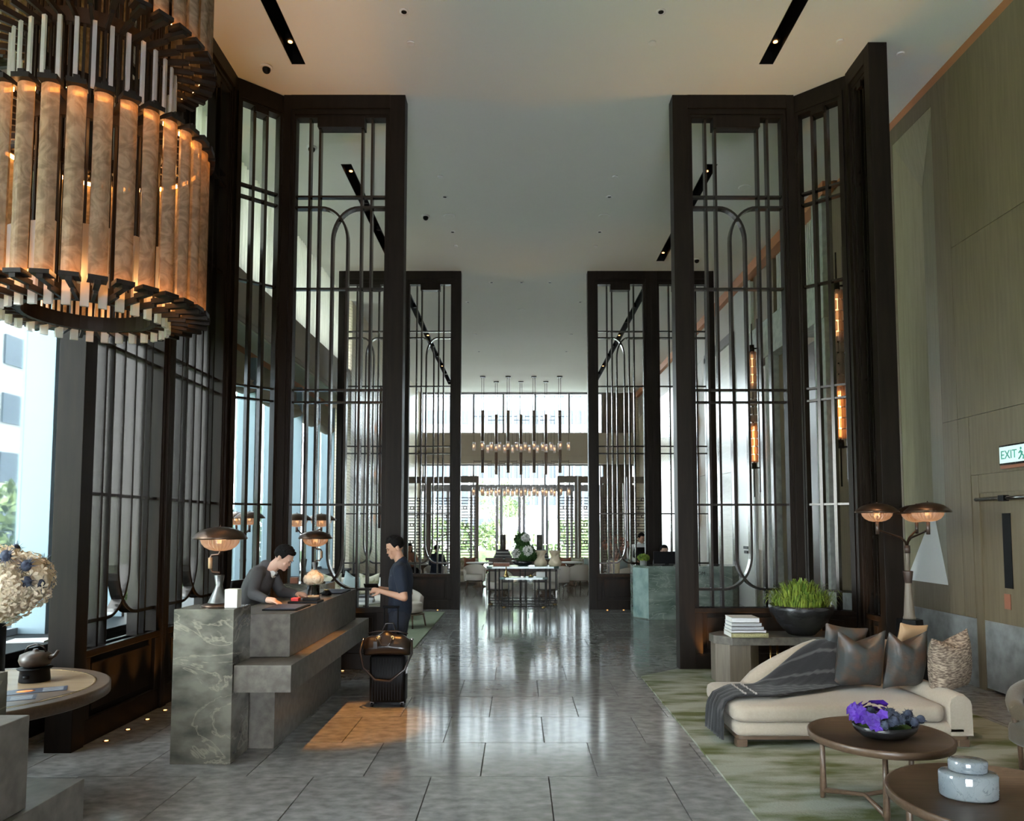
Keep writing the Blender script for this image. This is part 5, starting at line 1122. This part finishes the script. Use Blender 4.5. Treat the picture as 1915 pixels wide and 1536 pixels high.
# ================================================================== PEOPLE
def V(*a): return Vector(a)
def hand(mb, wrist, d, up, curl=.5, s=1.0, thumb=1):
    d = d.normalized(); side = d.cross(up).normalized(); up = side.cross(d).normalized(); w0 = Vector(wrist)
    mb.limb([w0, w0 + d * .045 * s, w0 + d * .085 * s], [.026 * s, .030 * s, .030 * s], 10)
    for k, (o, L) in enumerate(((-.030, .068), (-.010, .078), (.010, .074), (.029, .058))):
        b = w0 + d * .085 * s + side * o * s; c1 = curl * .9; p1 = b + (d * math.cos(c1 * .6) - up * math.sin(c1 * .6)) * L * .45 * s; p2 = p1 + (d * math.cos(c1 * 1.5) - up * math.sin(c1 * 1.5)) * L * .33 * s; p3 = p2 + (d * math.cos(c1 * 2.3) - up * math.sin(c1 * 2.3)) * L * .28 * s
        mb.limb([b, p1, p2, p3], [.0105 * s, .0095 * s, .0088 * s, .0075 * s], 8)
    b = w0 + d * .02 * s - side * .028 * s * thumb; p1 = b + (d * .7 - side * .6 * thumb - up * .25).normalized() * .045 * s; p2 = p1 + (d * .95 - side * .1 * thumb - up * .4).normalized() * .035 * s
    mb.limb([b, p1, p2], [.014 * s, .011 * s, .009 * s], 8)
def head(t, mb, c, yaw, pitch, s=1.0, roll=0, hair='short', skin='skin'):
    """adds head volume to the body mesh; hair, eyes, brows, lips as children"""
    Mx = Matrix.Translation(c) @ Matrix.Rotation(yaw, 4, 'Z') @ Matrix.Rotation(pitch, 4, 'X') @ Matrix.Scale(s, 4)
    k = len(mb.v)      # local: face toward -Y, up +Z, centre of skull
    mb.ell((0, .005, .025), (.074, .092, .088), 20, 14)
    mb.ell((0, -.025, -.035), (.058, .066, .075), 18, 12)
    mb.ell((0, -.070, -.083), (.026, .022, .022), 12, 8)
    for sx in (-1, 1): mb.ell((sx * .036, -.064, -.028), (.022, .018, .022), 10, 7); mb.ell((sx * .077, .008, -.012), (.009, .018, .032), 10, 7); mb.ell((sx * .028, -.082, .022), (.022, .010, .008), 10, 6)
    mb.loft([[(sx_ * w_, y_, z_) for sx_, y_ in ((-1, -.078), (0, yy), (1, -.078))] for z_, w_, yy in ((.022, .008, -.092), (-.01, .012, -.103), (-.026, .017, -.112), (-.034, .014, -.092))], True)
    mb.ell((0, -.088, -.056), (.022, .010, .010), 10, 6)
    mb.xf(Mx, k)
    def child(name, m, f, vox=0):
        q = MB(); f(q); q.xf(Mx); return q.build(name, m, t, vox=vox)
    for sx in (-1, 1):
        child('eye', 'eye', lambda q: q.ell((sx * .029, -.0865, .004), (.012, .0045, .0035), 10, 6)); child('eyebrow', 'hair', lambda q: q.tube([(sx * .013, -.094, .022), (sx * .03, -.093, .027), (sx * .048, -.082, .020)], .0028, 6))
    child('lips', 'lip', lambda q: q.ell((0, -.0965, -.056), (.019, .004, .0045), 10, 6))
    def hr(q):
        rr = random.Random(2)
        R = []
        for i in range(12):
            a = -PI / 2 + .02 + (PI - .04) * i / 11; n = 28; ring = []
            for j in range(n):
                b = 2 * PI * j / n; x = math.cos(a) * math.cos(b); y = math.cos(a) * math.sin(b); z_ = math.sin(a)
                front = max(0, -y); lim = (.42 if front > .45 else (-.12 if abs(x) > .75 and y < .35 else -.55)) if hair != 'long' else (.35 if front > .5 else -1)
                zz = max(z_, lim); e_ = 1.0 + .03 * rr.random()
                ring.append((x * .084 * e_, .010 + y * .104 * e_ if zz == z_ else .010 + y * .098, .032 + zz * .096 * e_))
            R.append(ring)
        q.loft(R)
        for _ in range(60):
            b = rr.uniform(0, 2 * PI); a = rr.uniform(.5, 1.4); p = V(math.cos(a) * math.cos(b) * .082, .010 + math.cos(a) * math.sin(b) * .100, .032 + math.sin(a) * .095); q.caps(p, p * 1.06 + V(rr.uniform(-.01, .01), -.012, .004), .010, .003, 6)
        if hair == 'long':
            for k_ in range(14):
                b = PI * (-.15 + 1.3 * k_ / 13); q.caps((.078 * math.cos(b), .02 + .085 * math.sin(b), .02), (.10 * math.cos(b), .03 + .08 * math.sin(b), -.22), .022, .016, 8)
    child('hair', 'hair', hr, vox=.006)
def person(label, hips, feet, knees, chest, neck, headc, sh, el, wr_, hd, yaw=0, hyaw=0, hpitch=0, skin='skin', top='navy', bottom='denim', sleeve=.5, hair='short', vox=.0065, curl=.6, jacket=False, parts=None, hup=None):
    """joints in metres in the person's own frame; index 0 left of picture, 1 right. hd: hand directions"""
    t = thing('person', label, 'person', (0, 0, 0)); b = MB()
    hips, chest, neck, headc = map(lambda p: Vector(p), (hips, chest, neck, headc)); sh = [Vector(p) for p in sh]; el = [Vector(p) for p in el]; wr_ = [Vector(p) for p in wr_]
    ax = (sh[1] - sh[0]).normalized(); tor = (chest - hips).normalized(); fw = ax.cross(tor).normalized()
    def ring(c, rx, ry, n=20, ax=ax, fw=fw): return [c + ax * rx * math.cos(2 * PI * i / n) + fw * ry * math.sin(2 * PI * i / n) for i in range(n)]
    mid = hips.lerp(chest, .5)
    b.loft([ring(hips - tor * .06, .13, .09), ring(hips, .155, .11), ring(mid, .135, .095), ring(chest - tor * .05, .165, .115), ring(chest + tor * .08, .165, .10), ring(chest + tor * .14, .09, .07)])
    b.limb([chest + tor * .10, neck, headc - (headc - neck) * .2], [.065, .055, .052], 14)
    hp = [hips - ax * .085 - tor * .03, hips + ax * .085 - tor * .03]
    for k in (0, 1):
        b.limb([chest + tor * .09 + ax * (-.08 if k == 0 else .08), sh[k], el[k], wr_[k]], [.06, .052, .040, .027], 12)
        b.limb([hp[k], Vector(knees[k]), Vector(feet[k]) + V(0, 0, .09)], [.085, .056, .038], 12); 
        hand(b, wr_[k], Vector(hd[k]), Vector(hup[k]) if hup else V(0, 0, 1), curl, 1, 1 if k == 0 else -1)
    head(t, b, headc, hyaw, hpitch, hair=hair, skin=skin)
    b.build('body', skin, t, vox=vox, smooth_it=2)
    # garments
    g = MB(); off = .016
    g.loft([ring(hips - tor * (.02 if not jacket else .14), .165, .125), ring(hips + tor * .03, .172, .128), ring(mid, .165 if jacket else .158, .122), ring(chest - tor * .05, .182, .132), ring(chest + tor * .07, .185, .118), ring(chest + tor * .135, .115, .085)])
    for k in (0, 1):
        e1 = el[k]; s0 = chest + tor * .09 + ax * (-.09 if k == 0 else .09)
        if sleeve < 1: e1 = sh[k].lerp(el[k], sleeve * 1.35); g.limb([s0, sh[k], e1], [.07, .069, .062], 14)
        else: g.limb([s0, sh[k], el[k], el[k].lerp(wr_[k], .93)], [.07, .066, .053, .041], 14)
    g.limb([chest + tor * .12, chest + tor * .15], [.085, .07], 12)
    g.build('jacket' if jacket else 'shirt', top, t, vox=.009, smooth_it=3)
    l = MB(); l.loft([ring(hips - tor * .09, .14, .11), ring(hips - tor * .0, .168, .122), ring(hips + tor * .06, .160, .115)])
    for k in (0, 1): l.limb([hp[k], Vector(knees[k]), Vector(feet[k]) + V(0, 0, .11)], [.102, .078, .068], 14)
    l.build('trousers', bottom, t, vox=.010, smooth_it=3)
    for k in (0, 1):
        f = Vector(feet[k]); d = Vector((math.sin(yaw), -math.cos(yaw), 0)); s_ = V(d.y, -d.x, 0); m = MB()
        R = []
        for u, w_, h_ in ((-.08, .028, .055), (-.06, .036, .075), (0, .038, .085), (.06, .043, .055), (.13, .042, .04), (.165, .028, .03)):
            c = f + d * u; R.append([c + s_ * w_ * math.cos(q) + V(0, 0, max(h_ * (.5 + .5 * math.sin(q)) , .001)) for q in [j * PI / 6 for j in range(12)]])
        m.loft(R).build('shoe', 'shoe', t)
    return t, ax, fw, tor
# standing guest: faces left with a phone in both hands
gx, gy = -1.25, 8.02
ps, *_ = person('man in a navy t-shirt standing at the desk looking down at his phone', (gx, gy, .90), [(gx - .06, gy - .09, 0), (gx - .04, gy + .13, 0)], [(gx - .06, gy - .08, .48), (gx - .04, gy + .10, .48)], (gx + .01, gy, 1.27), (gx - .005, gy, 1.44), (gx - .055, gy - .01, 1.575),
    [(gx + .02, gy - .19, 1.34), (gx + .02, gy + .19, 1.34)], [(gx + .085, gy - .27, 1.07), (gx + .06, gy + .26, 1.07)], [(gx - .175, gy - .14, 1.125), (gx - .175, gy + .09, 1.125)], [(-1, .35, .12), (-1, -.35, .12)], yaw=-PI / 2, hyaw=-PI / 2 + .38, hpitch=.38, curl=.75, hup=[(.1, -.75, .7), (.1, .75, .7)])
tag(B(-.038, .038, -.075, .075, -.004, .004).build('mobile_phone', 'black', loc=(gx - .30, gy - .04, 1.175), rot=(0, .6, PI / 2), bev=.002), 'black phone held by the man in the navy t-shirt', 'phone')
MB().prism([(-.012, .009), (.012, .009), (0, -.011)], 0, .003).build('shirt_emblem', 'suit', ps, loc=(gx - .075, gy - .128, 1.285), rot=(PI / 2 - .1, 0, -.75))
# bending receptionist: leans over the counter toward the right
rx, ry = -2.62, 7.35
pr, ax_, fw_, to_ = person('receptionist in a grey suit bending over the desk counter', (rx - .05, ry, .93), [(rx - .06, ry - .10, 0), (rx - .06, ry + .10, 0)], [(rx - .02, ry - .10, .49), (rx - .02, ry + .10, .49)], (rx + .10, ry, 1.27), (rx + .235, ry, 1.405), (rx + .335, ry - .01, 1.495),
    [(rx + .14, ry - .18, 1.35), (rx + .15, ry + .18, 1.34)], [(rx + .15, ry - .30, 1.17), (rx + .24, ry + .24, 1.14)], [(rx + .30, ry - .40, 1.13), (rx + .42, ry + .14, 1.13)], [(1, -.25, -.14), (1, -.2, -.12)], yaw=PI / 2, hyaw=PI / 2 - .15, hpitch=.62, top='suit', bottom='suit', sleeve=1, jacket=True, skin='skinl', curl=.25)
MB().loft([[(x, y + ry, z) for x, y, z in q] for q in ([(rx + .215, -.05, 1.405), (rx + .215, .05, 1.405), (rx + .27, .035, 1.35), (rx + .27, -.035, 1.35)], [(rx + .185, -.06, 1.38), (rx + .185, .06, 1.38), (rx + .24, .04, 1.30), (rx + .24, -.04, 1.30)])], False).build('shirt_collar', 'white', pr)
MB().prism([(-.02, -.02), (.02, -.02), (.015, .02), (-.015, .02)], 0, .01).build('necktie_knot', 'black', pr, loc=(rx + .275, ry, 1.32))
oc = thing('office_chair', 'black office chair behind the receptionist', 'chair', (-2.90, 7.95, 0), -.1); oc.scale = (.85, .85, 1.06)
R = []
for i in range(9):
    z = .62 + .55 * i / 8; x = -.0 - .10 * math.sin(i / 8 * PI * .7) + .05; R.append([(x - .02, -.20, z), (x + .015, -.20, z), (x + .03, 0, z), (x + .015, .20, z), (x - .02, .20, z), (x - .01, 0, z)])
MB().loft(R).build('back', 'black', oc); cushion_slab(MB(), -.02, .42, -.22, .22, .46, .52, .06, .01).build('seat', 'black', oc); MB().tube([(-.02, 0, .70), (.0, 0, .45), (.2, 0, .44)], .02, 8).build('spine', 'black', oc); MB().cyl(.2, 0, .10, .45, .025, n=10).build('gas_lift', 'black', oc)
for k in range(5):
    a = k * 2 * PI / 5; x, y = .2 + .26 * math.cos(a), .26 * math.sin(a); l_ = MB().tube([(.2, 0, .10), (x, y, .06)], [.022, .014], 8).build('leg', 'black', oc); MB().tube([(x, y - .012, .025), (x, y + .012, .025)], .025, 10).build('castor', 'black', l_)
# small far figures
def seated(label, x, y, yaw, top, hair='short', skin='skin', z=.0):
    c, s = math.cos(yaw), math.sin(yaw)
    def W(p): return (x + p[0] * c - p[1] * s, y + p[0] * s + p[1] * c, p[2] + z)
    return person(label, W((0, 0, .52)), [W((-.1, -.42, 0)), W((.1, -.42, 0))], [W((-.1, -.38, .50)), W((.1, -.38, .50))], W((0, -.02, .87)), W((0, -.03, 1.04)), W((0, -.05, 1.16)), [W((-.17, -.03, .95)), W((.17, -.03, .95))], [W((-.22, -.12, .72)), W((.22, -.12, .72))], [W((-.12, -.33, .78)), W((.12, -.33, .78))], [(s, -c, 0)] * 2, yaw=yaw, hyaw=yaw, hpitch=.1, top=top, sleeve=1, hair=hair, skin=skin, vox=.012)[0]
seated('woman with long dark hair in a patterned blouse seated at the far left table', -3.28, 22.7, .5, 'rust', 'long', 'skinl')
seated('man in a navy jacket seated at the far left table, seen from behind', -2.33, 21.55, PI - .25, 'navy')
seated('smiling woman with tied dark hair seated behind the green desk monitor', 3.10, 15.95, .0, 'suit', 'short', 'skinl', .12)
sx_, sy_ = 2.92, 17.9
person('staff member in a white shirt and black vest standing behind the second row right screen', (sx_, sy_, .92), [(sx_ - .1, sy_, 0), (sx_ + .1, sy_, 0)], [(sx_ - .1, sy_ - .02, .48), (sx_ + .1, sy_ - .02, .48)], (sx_, sy_, 1.24), (sx_, sy_, 1.40), (sx_ + .02, sy_ - .03, 1.52), [(sx_ - .18, sy_, 1.31), (sx_ + .18, sy_, 1.31)], [(sx_ - .24, sy_ - .05, 1.06), (sx_ + .24, sy_ - .05, 1.06)], [(sx_ - .14, sy_ - .26, .98), (sx_ + .14, sy_ - .26, .98)], [(.2, -1, 0), (-.2, -1, 0)], hyaw=.5, hpitch=.3, top='white', bottom='black', sleeve=1, vox=.012)
MB().loft([[(sx_ + rx_ * math.cos(a), sy_ + ry_ * math.sin(a), z) for a in [q * PI / 10 for q in range(20)]] for rx_, ry_, z in ((.20, .155, .90), (.192, .15, 1.08), (.205, .155, 1.2), (.17, .13, 1.31))]).build('vest', 'black', [o for o in C.objects if o.name.startswith('person') and o.type == 'EMPTY'][-1])
fa = thing('flower_branches', 'tall dark flower branches in a vase behind the second row right screen', 'flowers', (2.55, 19.6, 0)); MB().lathe([(.12, 0), (.15, .2), (.10, .6), (.12, .9)], n=20).build('floor_vase', 'petal', fa); m = MB()
for k in range(9):
    a = k * .7; top = V(.28 * math.cos(a), .2 * math.sin(a), 1.25 + .3 * R_.random()); m.tube([(0, 0, .8), (top.x * .4, top.y * .4, 1.1), top], [.01, .006, .003], 5); leafball(m, top, (.09, .09, .09), 40, .03, R_)
m.build('branches', 'rust', fa)
